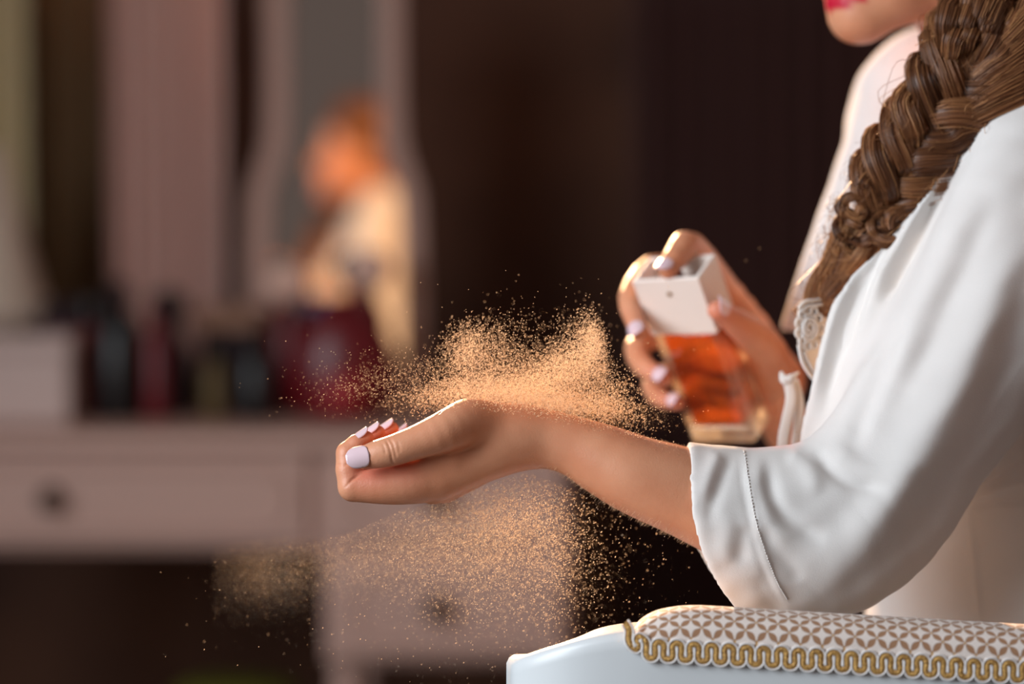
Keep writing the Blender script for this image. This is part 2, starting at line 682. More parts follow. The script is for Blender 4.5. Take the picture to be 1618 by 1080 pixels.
# fabric with woven diamond lattice
def fabric_material():
    m = mat('lattice_fabric', rgb(226, 216, 208), 0.75)
    N, L, b = nodes(m)
    b.inputs['Sheen Weight'].default_value = 0.2
    uv = N.new('ShaderNodeUVMap')
    uv.uv_map = 'fabric'
    sp = N.new('ShaderNodeSeparateXYZ')
    L.new(uv.outputs[0], sp.inputs[0])

    def mth(op, a, b_=None, c=None):
        n_ = N.new('ShaderNodeMath')
        n_.operation = op
        for i, x in enumerate((a, b_, c)):
            if x is None:
                continue
            if isinstance(x, (int, float)):
                n_.inputs[i].default_value = x
            else:
                L.new(x, n_.inputs[i])
        return n_.outputs[0]
    e = 1 / .0150
    a = mth('MULTIPLY', mth('ADD', sp.outputs[0], sp.outputs[1]), e)
    c = mth('MULTIPLY', mth('SUBTRACT', sp.outputs[0], sp.outputs[1]), e)

    def petal(x, y):
        dx = mth('ABSOLUTE', mth('SUBTRACT', x, mth('ROUND', x)))
        lens = mth('MULTIPLY', mth('POWER', mth('ABSOLUTE', mth('SINE', mth('MULTIPLY', y, math.pi))), 1.2), .215)
        return mth('SMOOTH_MIN', mth('MULTIPLY', mth('SUBTRACT', lens, dx), 60.0), 1.0, 0.3), dx
    p1, d1 = petal(a, c)
    p2, d2 = petal(c, a)
    pe = mth('MAXIMUM', mth('MAXIMUM', p1, p2), 0.0)
    dot = mth('MAXIMUM', mth('MINIMUM', mth('MULTIPLY', mth('SUBTRACT', .085, mth('SQRT', mth('ADD', mth('MULTIPLY', d1, d1), mth('MULTIPLY', d2, d2)))), 40.0), 1.0), 0.0)
    nz = N.new('ShaderNodeTexNoise')
    nz.inputs['Scale'].default_value = 500
    L.new(uv.outputs[0], nz.inputs['Vector'])
    mx = N.new('ShaderNodeMix')
    mx.data_type = 'RGBA'
    mx.inputs[6].default_value = rgb(224, 213, 206)
    mx.inputs[7].default_value = rgb(156, 116, 86)
    L.new(pe, mx.inputs[0])
    mx2 = N.new('ShaderNodeMix')
    mx2.data_type = 'RGBA'
    mx2.inputs[7].default_value = rgb(186, 138, 66)
    L.new(dot, mx2.inputs[0])
    L.new(mx.outputs[2], mx2.inputs[6])
    L.new(mx2.outputs[2], b.inputs['Base Color'])
    h = mth('ADD', mth('ADD', mth('MULTIPLY', pe, .5), mth('MULTIPLY', dot, .8)), mth('MULTIPLY', nz.outputs[0], .35))
    bp = N.new('ShaderNodeBump')
    bp.inputs['Strength'].default_value = .6
    bp.inputs['Distance'].default_value = .0008
    L.new(h, bp.inputs['Height'])
    L.new(bp.outputs[0], b.inputs['Normal'])
    return m


M['fabric'] = fabric_material()
S0 = float(np.interp(P(992, 990, -.08)[0], plan[:100, 0], arc[:100]))


def pad_mesh(s0, s1, name):
    """padded strip over the rail: rises from nothing at its ends"""
    ss = np.linspace(s0, s1, 150)
    K = 22
    vv, uvs = [], []
    for s in ss:
        c = np.array([np.interp(s, arc, plan[:, k]) for k in range(3)])
        o_ = norm([np.interp(s, arc, outn[:, k]) for k in range(3)])
        z = float(topz(np.array([s]))[0])
        e = min(s - s0, s1 - s)
        g = math.sqrt(max(0.0, 1 - (1 - min(e / .055, 1)) ** 2))
        for k in range(K):
            a = math.pi * k / (K - 1)
            x = .0025 - (TH + .005) * (1 - math.cos(a)) / 2
            hh = -.012 + (.004 + .024 * g) * math.sin(a) ** .55
            vv.append((c[0] + o_[0] * x, c[1] + o_[1] * x, z + hh))
            uvs.append((s, k / (K - 1) * .085 + .0041))
    ff = [(i * K + k, (i + 1) * K + k, (i + 1) * K + k + 1, i * K + k + 1) for i in range(len(ss) - 1) for k in range(K - 1)]
    ff = [f[::-1] for f in ff]
    o = mesh_obj(name, vv, ff, M['fabric'], chair)
    ul = o.data.uv_layers.new(name='fabric')
    for l in o.data.loops:
        ul.data[l.index].uv = uvs[l.vertex_index]
    return o


pad = pad_mesh(S0, TL - S0, 'back_pad')
pad['label'] = 'padded rail covered in white fabric with a gold diamond lattice'

# gimp braid: gold ribbon in a meander between two white cords
M['gimp_gold'] = add_noise_color(mat('gold_braid', rgb(190, 140, 70), 0.42, 0.35), rgb(120, 76, 30), rgb(232, 186, 108), 1100, lo=.38, hi=.62)
add_bump(M['gimp_gold'], 1500, .7, .0006, kind='voronoi')
M['gimp_white'] = mat('white_cord', rgb(226, 222, 220), 0.7)
PER = .01195


def meander(s0, s1, amp=.0058):
    n = int((s1 - s0) / PER * 22)
    out = []
    for i in range(n + 1):
        t = i / 22
        ph = 2 * math.pi * t
        du = .00135 * math.sin(2 * ph)
        s = s0 + t * PER + du
        out.append((s, amp * (math.cos(ph) * 1.02 - .03 * math.cos(3 * ph))))
    return np.array(out)


def gimp_pt(s, h, lift):
    c = np.array([np.interp(s, arc, plan[:, k]) for k in range(3)])
    o_ = norm([np.interp(s, arc, outn[:, k]) for k in range(3)])
    z = float(topz(np.array([s]))[0]) - .0125
    e = s - S0
    z += .012 * max(0, 1 - e / .016) ** 1.5
    return c + o_ * lift + np.array([0, 0, z + h])


mp_ = meander(S0 - .002, TL - S0)
path = np.array([gimp_pt(s, h, .0026) for s, h in mp_])
# flat ribbon with rounded section
gT = np.gradient(path, axis=0)
gT /= np.linalg.norm(gT, axis=1)[:, None]
gO = np.array([norm([np.interp(s, arc, outn[:, k]) for k in range(3)]) for s, h in mp_])
gS = np.cross(gT, gO)
gS /= np.linalg.norm(gS, axis=1)[:, None]
K = 9
vv = []
for i in range(len(path)):
    for k in range(K):
        a = 2 * math.pi * k / K
        vv.append(path[i] + gS[i] * .00215 * math.cos(a) + gO[i] * .0012 * math.sin(a))
ff = [(i * K + k, i * K + (k + 1) % K, (i + 1) * K + (k + 1) % K, (i + 1) * K + k) for i in range(len(path) - 1) for k in range(K)]
gimp = mesh_obj('gimp_braid', vv, ff, M['gimp_gold'], chair)
gimp['label'] = 'scalloped gold braid trim with white cord edges'
for sd_ in (-1, 1):
    v, f = tube(path + gS * sd_ * .0028 + gO * .0006, .00072, 6, 1.0, (0.1, -1, 0.2))
    mb = MB()
    mb.add(v, f)
    mb.build('edge_cord', M['gimp_white'], gimp, True)
# seat, cushion and legs
sb = MB()
sb.box((.02, -.04, .33), (.60, .53, .40), .012)
sb.build('seat_frame', M['white_paint'], chair)
cb = MB()
cb.box((.03, -.03, .40), (.59, .53, .47), .03)
cb.build('seat_cushion', M['fabric'], chair, True)
for (x, y) in ((.05, .0), (.05, .50), (.56, .0), (.56, .50)):
    lb = MB()
    lb.lathe([(.014, 0.0), (.018, .02), (.016, .06), (.026, .26), (.030, .30), (.024, .33), (.024, .34)], (x, y, 0), 16)
    lb.build('leg', M['white_paint'], chair, True, 50)

# ------------------------------------------------------------------ vanity table
VY = 1.76
zt = P(0, 682, VY)[2]
xl, xr = P(-260, 0, VY)[0], P(905, 0, VY)[0]
van = empty('vanity_table', ((xl + xr) / 2, VY + .25, 0))
tag(van, 'long cream vanity table with dark knobs and a drawer pedestal behind the hand', 'vanity table')
m_ = MB()
m_.box((xl - .02, VY - .02, zt - .028), (xr + .015, VY + .50, zt), .010)
m_.build('table_top', M['vanity'], van)
zd = P(0, 872, VY)[2]
m_ = MB()
m_.box((xl, VY + .012, zd), (xr - .0, VY + .48, zt - .0285), .004)
m_.build('apron', M['vanity'], van)
xp = P(508, 0, VY)[0]
zp = P(0, 1050, VY)[2]


def drawer(x0, x1, z0, z1, knobs, y=VY + .012):
    m_ = MB()
    m_.box((x0, y - .016, z0), (x1, y - .0003, z1), .006)
    d = m_.build('drawer_front', M['vanity'], van)
    m_ = MB()
    t = .012
    a0, a1, c0, c1 = x0 + .03, x1 - .03, z0 + .022, z1 - .022
    yy = y - .0165
    loop = []
    r = min(.05, (c1 - c0) * .48)
    for cx, cz, s0 in ((a1 - r, c1 - r, 0), (a0 + r, c1 - r, 90), (a0 + r, c0 + r, 180), (a1 - r, c0 + r, 270)):
        for k in range(7):
            an = math.radians(s0 + 15 * k)
            loop.append((cx + r * math.cos(an), yy, cz + r * math.sin(an)))
    loop.append(loop[0])
    m_.add(*tube(loop, .006, 8, .8))
    m_.build('moulding', M['vanity'], d, True)
    for kx in knobs:
        kk = MB()
        R_ = np.array([[1, 0, 0], [0, 0, -1.0], [0, 1, 0]])
        kk.lathe([(.017, 0), (.018, .002), (.008, .006), (.007, .014), (.015, .020), (.017, .026), (.012, .032), (.002, .034)], (kx, y - .016, (z0 + z1) / 2), 18, R_)
        kk.build('knob', M['brass'], d, True)
    return d


z_a = P(0, 700, VY)[2]
drawer(xl + .02, P(485, 0, VY)[0], zd + .012, z_a - .012, [P(76, 0, VY)[0], P(-190, 0, VY)[0]])
drawer(P(520, 0, VY)[0], xr - .012, zd + .012, z_a - .012, [P(690, 0, VY)[0]])
m_ = MB()
m_.box((xp, VY + .012, zp), (xr, VY + .48, zd - .0005), .006)
m_.build('pedestal', M['vanity'], van)
drawer(xp + .012, xr - .012, zp + .012, zd - .006, [P(690, 0, VY)[0]])
for (x, y, z1_) in ((xl + .03, VY + .04, zd), (xl + .03, VY + .45, zd), (xp + .03, VY + .05, zp), (xp + .03, VY + .45, zp), (xr - .03, VY + .05, zp), (xr - .03, VY + .45, zp)):
    m_ = MB()
    m_.lathe([(.012, 0), (.018, .015), (.012, .04), (.022, z1_ * .75), (.026, z1_ * .85), (.022, z1_ - .02), (.024, z1_)], (x, y, 0), 14)
    m_.build('leg', M['vanity'], van, True, 50)

# ---- mirror with arched frame, turned towards the woman
MY = 2.215
mc = P(530, 0, MY)
mir = empty('dressing_mirror', (mc[0], MY, zt))
tag(mir, 'tall cream-framed dressing mirror on the vanity reflecting the woman', 'mirror')
ang = math.radians(10.2)
tl = math.radians(1.1)
Rm = np.array([[math.cos(ang), -math.sin(ang), 0], [math.sin(ang), math.cos(ang), 0], [0, 0, 1]]) @ np.array([[1, 0, 0], [0, math.cos(tl), math.sin(tl)], [0, -math.sin(tl), math.cos(tl)]])
mw0, mw1, mh = S(640 - 420, MY) / 2, S(690 - 405, MY) / 2, 1.42 - zt


def outline(k):
    """half width of the frame at height fraction k: waisted above, wider below"""
    v = 650 - k * 692
    return np.interp(v, [-400, 150, 230, 310, 420, 660], [mw0, mw0, mw0 * 1.03, mw1 * .97, mw1, mw1])


def ring_at(inset, y, n=40):
    pts = []
    hs = np.linspace(.0, 1, n)
    rg = [(outline(h) - inset, inset * 1.0 + h * (mh - 2 * inset)) for h in hs]
    top = rg[-1]
    pts += [(w_, y, z_) for w_, z_ in rg]
    for a in np.linspace(0, math.pi, 13)[1:-1]:
        pts.append((top[0] * math.cos(a), y, top[1] + .03 * math.sin(a)))
    pts += [(-w_, y, z_) for w_, z_ in rg[::-1]]
    return [np.array([mc[0], MY, zt + .001]) + Rm @ np.array(q) for q in pts]


fwid = S(40, MY)
A, B_, C_, D_ = ring_at(0, 0), ring_at(.006, -.018), ring_at(fwid - .006, -.018), ring_at(fwid, -.004)
E_ = ring_at(0, .02)
n = len(A)
vv = E_ + A + B_ + C_ + D_
ff = []
for k in range(4):
    for i in range(n):
        i2 = (i + 1) % n
        ff.append((k * n + i, k * n + i2, (k + 1) * n + i2, (k + 1) * n + i))
ff = [f[::-1] for f in ff]
ff.append(tuple(range(n)))
m_ = MB()
m_.add(vv, ff)
m_.build('mirror_frame', M['vanity'], mir, False)
M['mirror'] = mat('mirror_glass', (.54, .52, .50, 1), 0.03, 1.0)
m_ = MB()
g1, g2 = ring_at(fwid - .004, -.006), ring_at(fwid - .004, -.002)
m_.add(g1 + g2, [tuple(range(n))[::-1], tuple(range(n, 2 * n))] + [(i, (i + 1) % n, n + (i + 1) % n, n + i) for i in range(n)])
m_.build('mirror_glass', M['mirror'], mir, False)


# ---- things standing on the vanity
def lathe_thing(name, u, y, prof, parts_mat, label, cat, extra=None, group=None, k=24):
    c = P(u, 0, y)
    root = empty(name, (c[0], y, zt))
    m_ = MB()
    m_.lathe(prof, (c[0], y, zt + .0005), k)
    m_.build(extra[0] if extra else 'vessel', parts_mat, root, True, 45)
    tag(root, label, cat, group)
    return root, (c[0], y)


def add_lathe(root, name, c, prof, matl, k=20):
    m_ = MB()
    m_.lathe(prof, (c[0], c[1], zt + .0005), k)
    return m_.build(name, matl, root, True, 45)


M['red'] = mat('deep_red_gloss', rgb(104, 7, 20), 0.35)
M['bright_red'] = mat('red_satin', rgb(150, 14, 24), 0.5)
M['black'] = mat('black_lacquer', rgb(16, 13, 14), 0.35)
M['blush'] = mat('blush_pink', rgb(246, 200, 180), 0.45)
M['tan'] = mat('tan_leather', rgb(150, 108, 84), 0.6)
M['blue'] = mat('blue_enamel', rgb(58, 92, 150), 0.4)
M['grey_velvet'] = mat('dark_plum_velvet', rgb(44, 30, 34), 0.9)
M['box_white'] = mat('pale_pink_box', rgb(206, 182, 174), 0.6)
M['olive_gold'] = mat('dull_gold', rgb(96, 78, 44), 0.5, 0.3)


def box_thing(name, u0, u1, v0, y, depth, matl, label, cat, lid=None, knob=None, bev=.006):
    x0, x1 = P(u0, 0, y)[0], P(u1, 0, y)[0]
    h = P(0, v0, y)[2] - zt
    root = empty(name, ((x0 + x1) / 2, y + depth / 2, zt))
    m_ = MB()
    m_.box((x0, y, zt + .0005), (x1, y + depth, zt + h * (.78 if lid else 1)), bev)
    m_.build('case', matl, root)
    if lid:
        m_ = MB()
        m_.box((x0 - .004, y - .004, zt + h * .785), (x1 + .004, y + depth + .004, zt + h), bev)
        l_ = m_.build('lid', lid, root)
    if knob:
        m_ = MB()
        m_.lathe([(.004, 0), (.009, .004), (.011, .012), (.007, .02), (.001, .022)], ((x0 + x1) / 2, y + depth / 2, zt + h), 16)
        m_.build('lid_knob', knob, root, True)
    tag(root, label, cat)
    return root


box_thing('jewellery_box', -60, 104, 530, 1.90, .10, M['box_white'], 'pale pink lidded box at the left end of the vanity', 'box', M['box_white'], M['brass'])
# table lamp behind the box
lc_ = P(-18, 0, 2.2)
lamp = empty('table_lamp', (lc_[0], 2.2, zt))
m_ = MB()
m_.lathe([(.06, 0), (.062, .008), (.02, .02), (.014, .05), (.028, .09), (.014, .13), (.010, .19)], (lc_[0], 2.2, zt + .0005), 20)
m_.build('lamp_base', M['vanity'], lamp, True, 50)
M['shade'] = cloth_material('cream_lampshade', rgb(244, 226, 208), .3)
zs0, zs1 = P(0, 505, 2.2)[2], P(0, 232, 2.2)[2]
rs0, rs1 = S(100, 2.2), S(22, 2.2)
m_ = MB()
prof = [(rs0, zs0), (rs0 * .97 + .0, zs0 + .005)] + [(rs0 + (rs1 - rs0) * t ** .8, zs0 + (zs1 - zs0) * t) for t in np.linspace(.05, 1, 8)]
prof += [(r - .003, z) for r, z in prof[::-1]]
m_.lathe(prof, (lc_[0], 2.2, 0), 36)
m_.build('lamp_shade', M['shade'], lamp, True, 50)
m_ = MB()
m_.add(*tube([(lc_[0] + rs0 * math.cos(a), 2.2 + rs0 * math.sin(a), zs0) for a in np.linspace(0, 2 * math.pi, 40)], .006, 8))
m_.build('shade_trim', M['box_white'], lamp, True)
tag(lamp, 'small table lamp with cream conical shade behind the pale box', 'lamp')

box_thing('makeup_box', 62, 120, 478, 2.06, .06, M['red'], 'small dark red box between lamp and tall black bottle', 'box', M['grey_velvet'])
B1 = [(.024, 0), (.026, .004), (.026, .115), (.020, .13), (.011, .138), (.011, .150)]
r1, c1 = lathe_thing('cosmetic_bottle', 140, 2.02, B1, M['red'], 'dark red round bottle left of the tall black bottle', 'bottle')
add_lathe(r1, 'stopper', c1, [(.013, .148), (.014, .152), (.014, .185), (.010, .19)], M['black'])
B2 = [(.034, 0), (.036, .004), (.036, .14), (.026, .158), (.013, .166), (.013, .175)]
r1, c1 = lathe_thing('cosmetic_bottle', 184, 1.98, B2, M['black'], 'tall wide black bottle beside the dark red one', 'bottle')
add_lathe(r1, 'stopper', c1, [(.016, .174), (.017, .178), (.016, .205), (.008, .214)], M['grey_velvet'])
B3 = [(.018, 0), (.019, .004), (.019, .13), (.012, .14), (.009, .15)]
r1, c1 = lathe_thing('cosmetic_bottle', 243, 1.95, B3, M['red'], 'slim red bottle right of the tall black bottle', 'bottle')
add_lathe(r1, 'stopper', c1, [(.010, .149), (.012, .153), (.012, .172), (.006, .176)], M['red'])
B4 = [(.036, 0), (.040, .006), (.042, .06), (.036, .10), (.020, .125), (.018, .14)]
r1, c1 = lathe_thing('powder_jar', 262, 2.06, B4, M['grey_velvet'], 'dark jar with round black ball stopper before the pink curtain', 'jar')
add_lathe(r1, 'ball_stopper', c1, [(.006, .138)] + [(.031 * math.sin(a), .170 - .031 * math.cos(a)) for a in np.linspace(.3, 3.0, 12)], M['black'])
box_thing('leather_case', 312, 400, 486, 2.08, .10, M['grey_velvet'], 'dark case with a tan lid in front of the dark gap', 'case', M['tan'])
r1, c1 = lathe_thing('scent_flask', 336, 1.94, [(.016, 0), (.018, .004), (.018, .08), (.008, .09), (.007, .1)], M['olive_gold'], 'small dull gold flask in front of the tan-lidded case', 'bottle')
add_lathe(r1, 'cap', c1, [(.009, .099), (.010, .101), (.010, .12), (.006, .123)], M['black'])
B5 = [(.028, 0), (.03, .004), (.03, .09), (.02, .105), (.012, .11), (.012, .118)]
r1, c1 = lathe_thing('cosmetic_bottle', 402, 1.98, B5, M['black'], 'squat black bottle left of the red vanity bag', 'bottle')
add_lathe(r1, 'stopper', c1, [(.013, .117), (.015, .12), (.015, .135), (.008, .14)], M['grey_velvet'])
for (u_, v_, lb_) in ((455, 448, 'blush pink ball-topped bottle standing left behind the red bag'), (582, 425, 'blush pink ball-topped bottle standing right behind the red bag')):
    y_ = 2.12
    zb = P(0, v_, y_)[2] - zt
    r1, c1 = lathe_thing('scent_bottle', u_, y_, [(.026, 0), (.028, .005), (.028, zb - .075), (.012, zb - .045), (.010, zb - .028)], M['red'], lb_, 'bottle')
    R_ = .034
    add_lathe(r1, 'ball_stopper', c1, [(R_ * math.sin(a), zb - R_ * math.cos(a)) for a in np.linspace(.35, 3.05, 12)], M['blush'])
r1, c1 = lathe_thing('cream_jar', 519, 2.12, [(.022, 0), (.024, .005), (.024, .14), (.022, .146)], M['grey_velvet'], 'dark jar with a blue lid between the two pink-topped bottles', 'jar')
add_lathe(r1, 'lid', c1, [(.022, .1461), (.024, .148), (.024, .178), (.02, .184), (.002, .186)], M['blue'])
# red bag: puffed body with flap and handle
bc = P(538, 0, 1.96)
bag = empty('vanity_bag', (bc[0], 1.99, zt))
tag(bag, 'red vanity bag standing below the mirror', 'bag')
bh = P(0, 488, 1.96)[2] - zt
bw = S(78, 1.96)
f_bag = lambda p: np.maximum(ellip((bc[0], 2.0, zt + bh * .42), (bw * 1.12, .055, bh * .62))(p), zt + .0006 - p[:, 2])
vb_, fb_, nb_ = sdf_mesh(f_bag, [bc[0] - .13, 1.93, zt - .03], [bc[0] + .13, 2.08, zt + .25], .004, 1, 2)
mesh_obj('bag_body', vb_, fb_, M['red'], bag)
m_ = MB()
m_.box((bc[0] - bw * .35, 1.936, zt + bh * .08), (bc[0] + bw * .45, 1.962, zt + bh * .42), .010)
m_.build('front_pocket', M['bright_red'], bag, True)
m_ = MB()
m_.add(*tube(bez([(bc[0] - bw * .5, 2.0, zt + bh * .85), (bc[0] - bw * .3, 2.0, zt + bh * 1.05), (bc[0] + bw * .3, 2.0, zt + bh * 1.05), (bc[0] + bw * .5, 2.0, zt + bh * .85)], 20), .006, 8))
m_.build('handle', M['red'], bag, True)
# green-yellow footstool top low on the floor
fs = P(372, 1080, 2.2)
fz = P(0, 1062, 2.3)[2]
M['lime'] = mat('olive_green_velvet', rgb(112, 112, 20), 0.8)
stl = empty('footstool', (fs[0], 2.22, 0))
m_ = MB()
m_.lathe([(.085, fz - .06), (.10, fz - .05), (.105, fz - .02), (.09, fz - .004), (.02, fz)], (fs[0], 2.22, 0), 28)
m_.build('cushion', M['lime'], stl, True)
for a in (45, 135, 225, 315):
    m_ = MB()
    ca, sa = math.cos(math.radians(a)) * .07, math.sin(math.radians(a)) * .07
    m_.lathe([(.010, 0), (.014, fz - .0605)], (fs[0] + ca, 2.22 + sa, 0), 12)
    m_.build('leg', M['brass'], stl, True, 50)
tag(stl, 'round olive green footstool in the dark under the vanity', 'footstool')

# ------------------------------------------------------------------ the woman: body
woman = empty('person', (0.42, 0.25, 0.46))
tag(woman, 'woman in a loose white robe with a long braid, spraying perfume on her wrist', 'person')

# ---- near arm and hand (palm up, loosely closed fingers)
hand_palm = [
    pxcone((812, 694, .016, 40), (690, 756, .006, 36)),
    pxcone((812, 698, .021, 38), (684, 766, .022, 31)),
    pxcone((812, 700, .034, 36), (700, 768, .039, 27)),
    pxcone((810, 698, .045, 31), (704, 768, .053, 25)),
    pxcone((806, 690, .044, 34), (722, 705, .050, 28)),      # heel of the hand, little-finger side
    pxcone((705, 735, .020, 42), (605, 735, .016, 30)),
    pxcone((712, 722, -.002, 15), (628, 742, -.006, 9)),
    pxcone((812, 684, .022, 39), (742, 668, .006, 36)),     # ball of the thumb
]
thumb = limb([(770, 670, .012, 34), (738, 667, .000, 36), (702, 682, -.012, 33), (660, 698, -.0165, 27.5), (622, 711, -.0185, 25),
              (598, 717, -.0185, 23), (575, 722.5, -.0175, 18.5)], 3)
f_index = U([limb([(690, 756, .006, 36), (650, 763, .000, 33.5), (610, 767, -.002, 30), (558, 768, -.001, 24.5)], 3),
             chain([(558, 768, -.001, 24.5), (551, 742, .000, 20.5), (550, 716, .002, 19.5)], 0.002),
             chain([(550, 716, .002, 19.5), (564, 702, .003, 16.5), (579, 692, .005, 12.5)], 0.002)], 0.0012)
f_middle = U([chain([(676, 764, .021, 27), (560, 762, .020, 22)], 0.003),
              chain([(560, 762, .020, 22), (560, 708, .021, 17.5)], 0.002),
              chain([(560, 708, .021, 17.5), (597, 683, .023, 12.5)], 0.002)], 0.0012)
f_ring = U([chain([(686, 764, .039, 25), (572, 758, .038, 20)], 0.003),
            chain([(572, 758, .038, 20), (580, 702, .038, 16.5)], 0.002),
            chain([(580, 702, .038, 16.5), (619, 677, .040, 12)], 0.002)], 0.0012)
f_little = U([chain([(700, 760, .054, 22), (602, 750, .053, 18)], 0.003),
              chain([(602, 750, .053, 18), (612, 706, .053, 15)], 0.002),
              chain([(612, 706, .053, 15), (642, 684, .054, 11)], 0.002)], 0.0012)
fa = [(790, 692, 42), (840, 689, 44.5), (905, 704, 46), (960, 729, 55), (1010, 752, 61), (1095, 783, 68), (1200, 835, 70), (1290, 880, 66)]
forearm = U([limb([(u, v, np.interp(u, [790, 840, 920, 1010, 1290], [.017, .020, .017, .012, .022]), r) for u, v, r in fa], 8),
             limb([(u, v, np.interp(u, [790, 840, 920, 1010, 1290], [.036, .037, .035, .030, .030]), r - 1) for u, v, r in fa], 8)], 0.010)
palm = U(hand_palm, 0.009)


def left_arm(p):
    d = smin(palm(p), forearm(p), 0.014)
    d = smin(d, thumb(p), 0.006)
    fs = f_index(p)
    for g in (f_middle, f_ring, f_little):
        fs = smin(fs, g(p), 0.0009)
    return smin(d, fs, 0.0022)


def creases(v, nrm, lines):
    out = np.zeros(len(v))
    for pts, wd, dp in lines:
        poly = np.array([P(*q) for q in pts])
        if pts[0][2] == -.0300:          # wrinkles that run right across the thumb
            d, t = polydist(v[:, [0, 2]], poly[:, [0, 2]])
            d = np.where(v[:, 1] < -.012, d, 1.0)
        else:
            d, t = polydist(v, poly)
        out += dp * np.exp(-(d / wd) ** 2) * np.clip(np.minimum(t, 1 - t) * 6 + 0.15, 0, 1)
    return v - nrm * out[:, None]


lo = np.minimum(P(500, 860, -.06), P(500, 860, .1)) - .0
vL, FL, nL = sdf_mesh(left_arm, [P(500, 700, 0)[0], -.055, P(800, 960, 0)[2]], [P(1190, 700, .05)[0], .11, P(800, 600, .0)[2]], 0.00095, 1, 14)
TH = lambda u, v: (u, v, -.0300)
vL = creases(vL, nL, [
    ([TH(609, 695), TH(614, 703), TH(618, 715), TH(619, 727), TH(623, 735)], .0008, .0008),
    ([TH(614, 692), TH(621, 702), TH(624, 714), TH(626, 724)], .0010, .0006),
    ([TH(603, 700), TH(608, 709), TH(609, 718)], .0008, .0004),
    ([TH(628, 698), TH(631, 706), TH(631, 716)], .0009, .0004),
    ([(686, 652, -.018), (698, 643, -.008), (712, 637, .004)], .0009, .0008),
    ([(682, 660, -.022), (694, 652, -.016), (706, 646, -.008)], .0008, .0006),
    ([(530, 733, -.004), (540, 734, -.009), (552, 733, -.009)], .0008, .0007),
    ([(545, 771, -.010), (556, 758, -.011), (572, 746, -.010)], .001, .0012),
    ([(718, 717, -.018), (700, 721, -.016), (676, 722, -.014)], .0012, .001),
])

# ---- far arm and hand (holding the bottle)
r_index = limb([(1152, 470, .315, 25), (1093, 392, .225, 25), (1071, 403, .200, 21), (1055, 425, .188, 16)], 3)
r_middle = limb([(1168, 490, .33, 25), (1075, 440, .32, 22), (1030, 422, .275, 19), (995, 470, .230, 18), (1009, 522, .200, 15)], 3)
r_ring = limb([(1185, 515, .335, 24), (1080, 520, .345, 22), (1012, 540, .296, 20), (1014, 575, .262, 18), (1047, 596, .236, 14)], 3)
r_little = limb([(1200, 545, .335, 22), (1095, 580, .345, 19), (1035, 602, .305, 17.5), (1040, 627, .275, 15.5), (1069, 636, .252, 12.5)], 3)
r_thumb = limb([(1222, 585, .275, 36), (1205, 545, .235, 31), (1170, 514, .20, 24), (1134, 490, .178, 16.5)], 3)
r_palm = U([pxcone((1230, 598, .305, 36), (1152, 472, .315, 27)), pxcone((1228, 600, .315, 36), (1170, 492, .328, 26)),
            pxcone((1226, 600, .325, 36), (1190, 518, .333, 26)), pxcone((1222, 602, .33, 34), (1205, 550, .333, 25)),
            pxcone((1215, 598, .28, 30), (1205, 560, .25, 32))], .008)
r_fore = limb([(1226, 604, .31, 37), (1228, 655, .32, 36), (1300, 720, .38, 52), (1420, 770, .46, 66)], 3)
r_elbow = P(1420, 770, .46)


def right_arm(p):
    d = smin(r_palm(p), r_fore(p), .015)
    d = smin(d, r_thumb(p), .005)
    fs = r_index(p)
    for g in (r_middle, r_ring, r_little):
        fs = smin(fs, g(p), .001)
    return smin(d, fs, .004)


vR, FR, nR = sdf_mesh(right_arm, [P(960, 0, .2)[0], .13, P(0, 900, .4)[2]], [P(1520, 0, .46)[0], .54, P(0, 345, .3)[2]], 0.0018)

# ---- head, neck, trunk, legs
yaw = math.radians(20)
hf = np.array([-math.cos(yaw), -math.sin(yaw), -0.06])
hf = norm(hf)
hu = norm(np.array([0, 0, 1.0]) - hf[2] * hf)
hl = np.cross(hf, hu)
HC = P(1358, 32, .215) - .078 * hf + .096 * hu


def H(f_, l_, u_):
    return HC + (f_ * hf + l_ * hl + u_ * hu) * 0.01


HM = np.stack([hf, hl, hu])
head_parts = [ellip(H(-1.2, 0, 2.8), (.094, .076, .088), HM), ellip(H(4.0, 0, -2.8), (.050, .056, .070), HM)]
for s in (-1, 1):
    head_parts += [cone(H(7.5, .9 * s, -9.1), H(1.0, 4.6 * s, -7.2), .019, .016), cone(H(1.0, 4.6 * s, -7.2), H(-1.0, 5.6 * s, -1.5), .016, .016),
                   cone(H(6.0, 2.8 * s, -6.5), H(5.2, 3.8 * s, -2.6), .021, .022)]
head_parts += [ellip(H(8.0, 0, -9.1), (.020, .021, .019), HM), cone(H(8.0, 0, -5.6), H(7.2, 0, -7.8), .020, .018)]
nose = U([cone(H(9.0, 0, 0.6), H(10.9, 0, -3.2), .006, .0085), cone(H(9.4, 1.0, -3.6), H(9.4, -1.0, -3.6), .007, .007)], .006)
lips_u = U([q for s in (-1, 1) for q in (cone(H(10.1, .0, -7.2), H(9.75, s * 1.2, -7.45), .0055, .005), cone(H(9.75, s * 1.2, -7.45), H(8.75, s * 2.5, -8.0), .005, .003))], .002)
lips_l = U([q for s in (-1, 1) for q in (cone(H(9.9, .0, -8.2), H(9.55, s * 1.2, -8.2), .0068, .0062), cone(H(9.55, s * 1.2, -8.2), H(8.7, s * 2.4, -8.05), .0062, .003))], .002)
sockets = [ellip(H(8.6, s * 3.1, .4), (.013, .018, .012), HM) for s in (-1, 1)]
eyes = [ellip(H(7.6, s * 3.1, .4), (.0125, .0125, .0115), HM) for s in (-1, 1)]
ears = [U([ellip(H(-1.2, s * 7.2, -.8), (.014, .006, .028), HM), cone(H(-.6, s * 6.9, -3.3), H(-.6, s * 6.9, -2.6), .007, .008)], .004) for s in (-1, 1)]
headU = U(head_parts, .018)
NB = np.array([0.425, 0.25, 1.02])
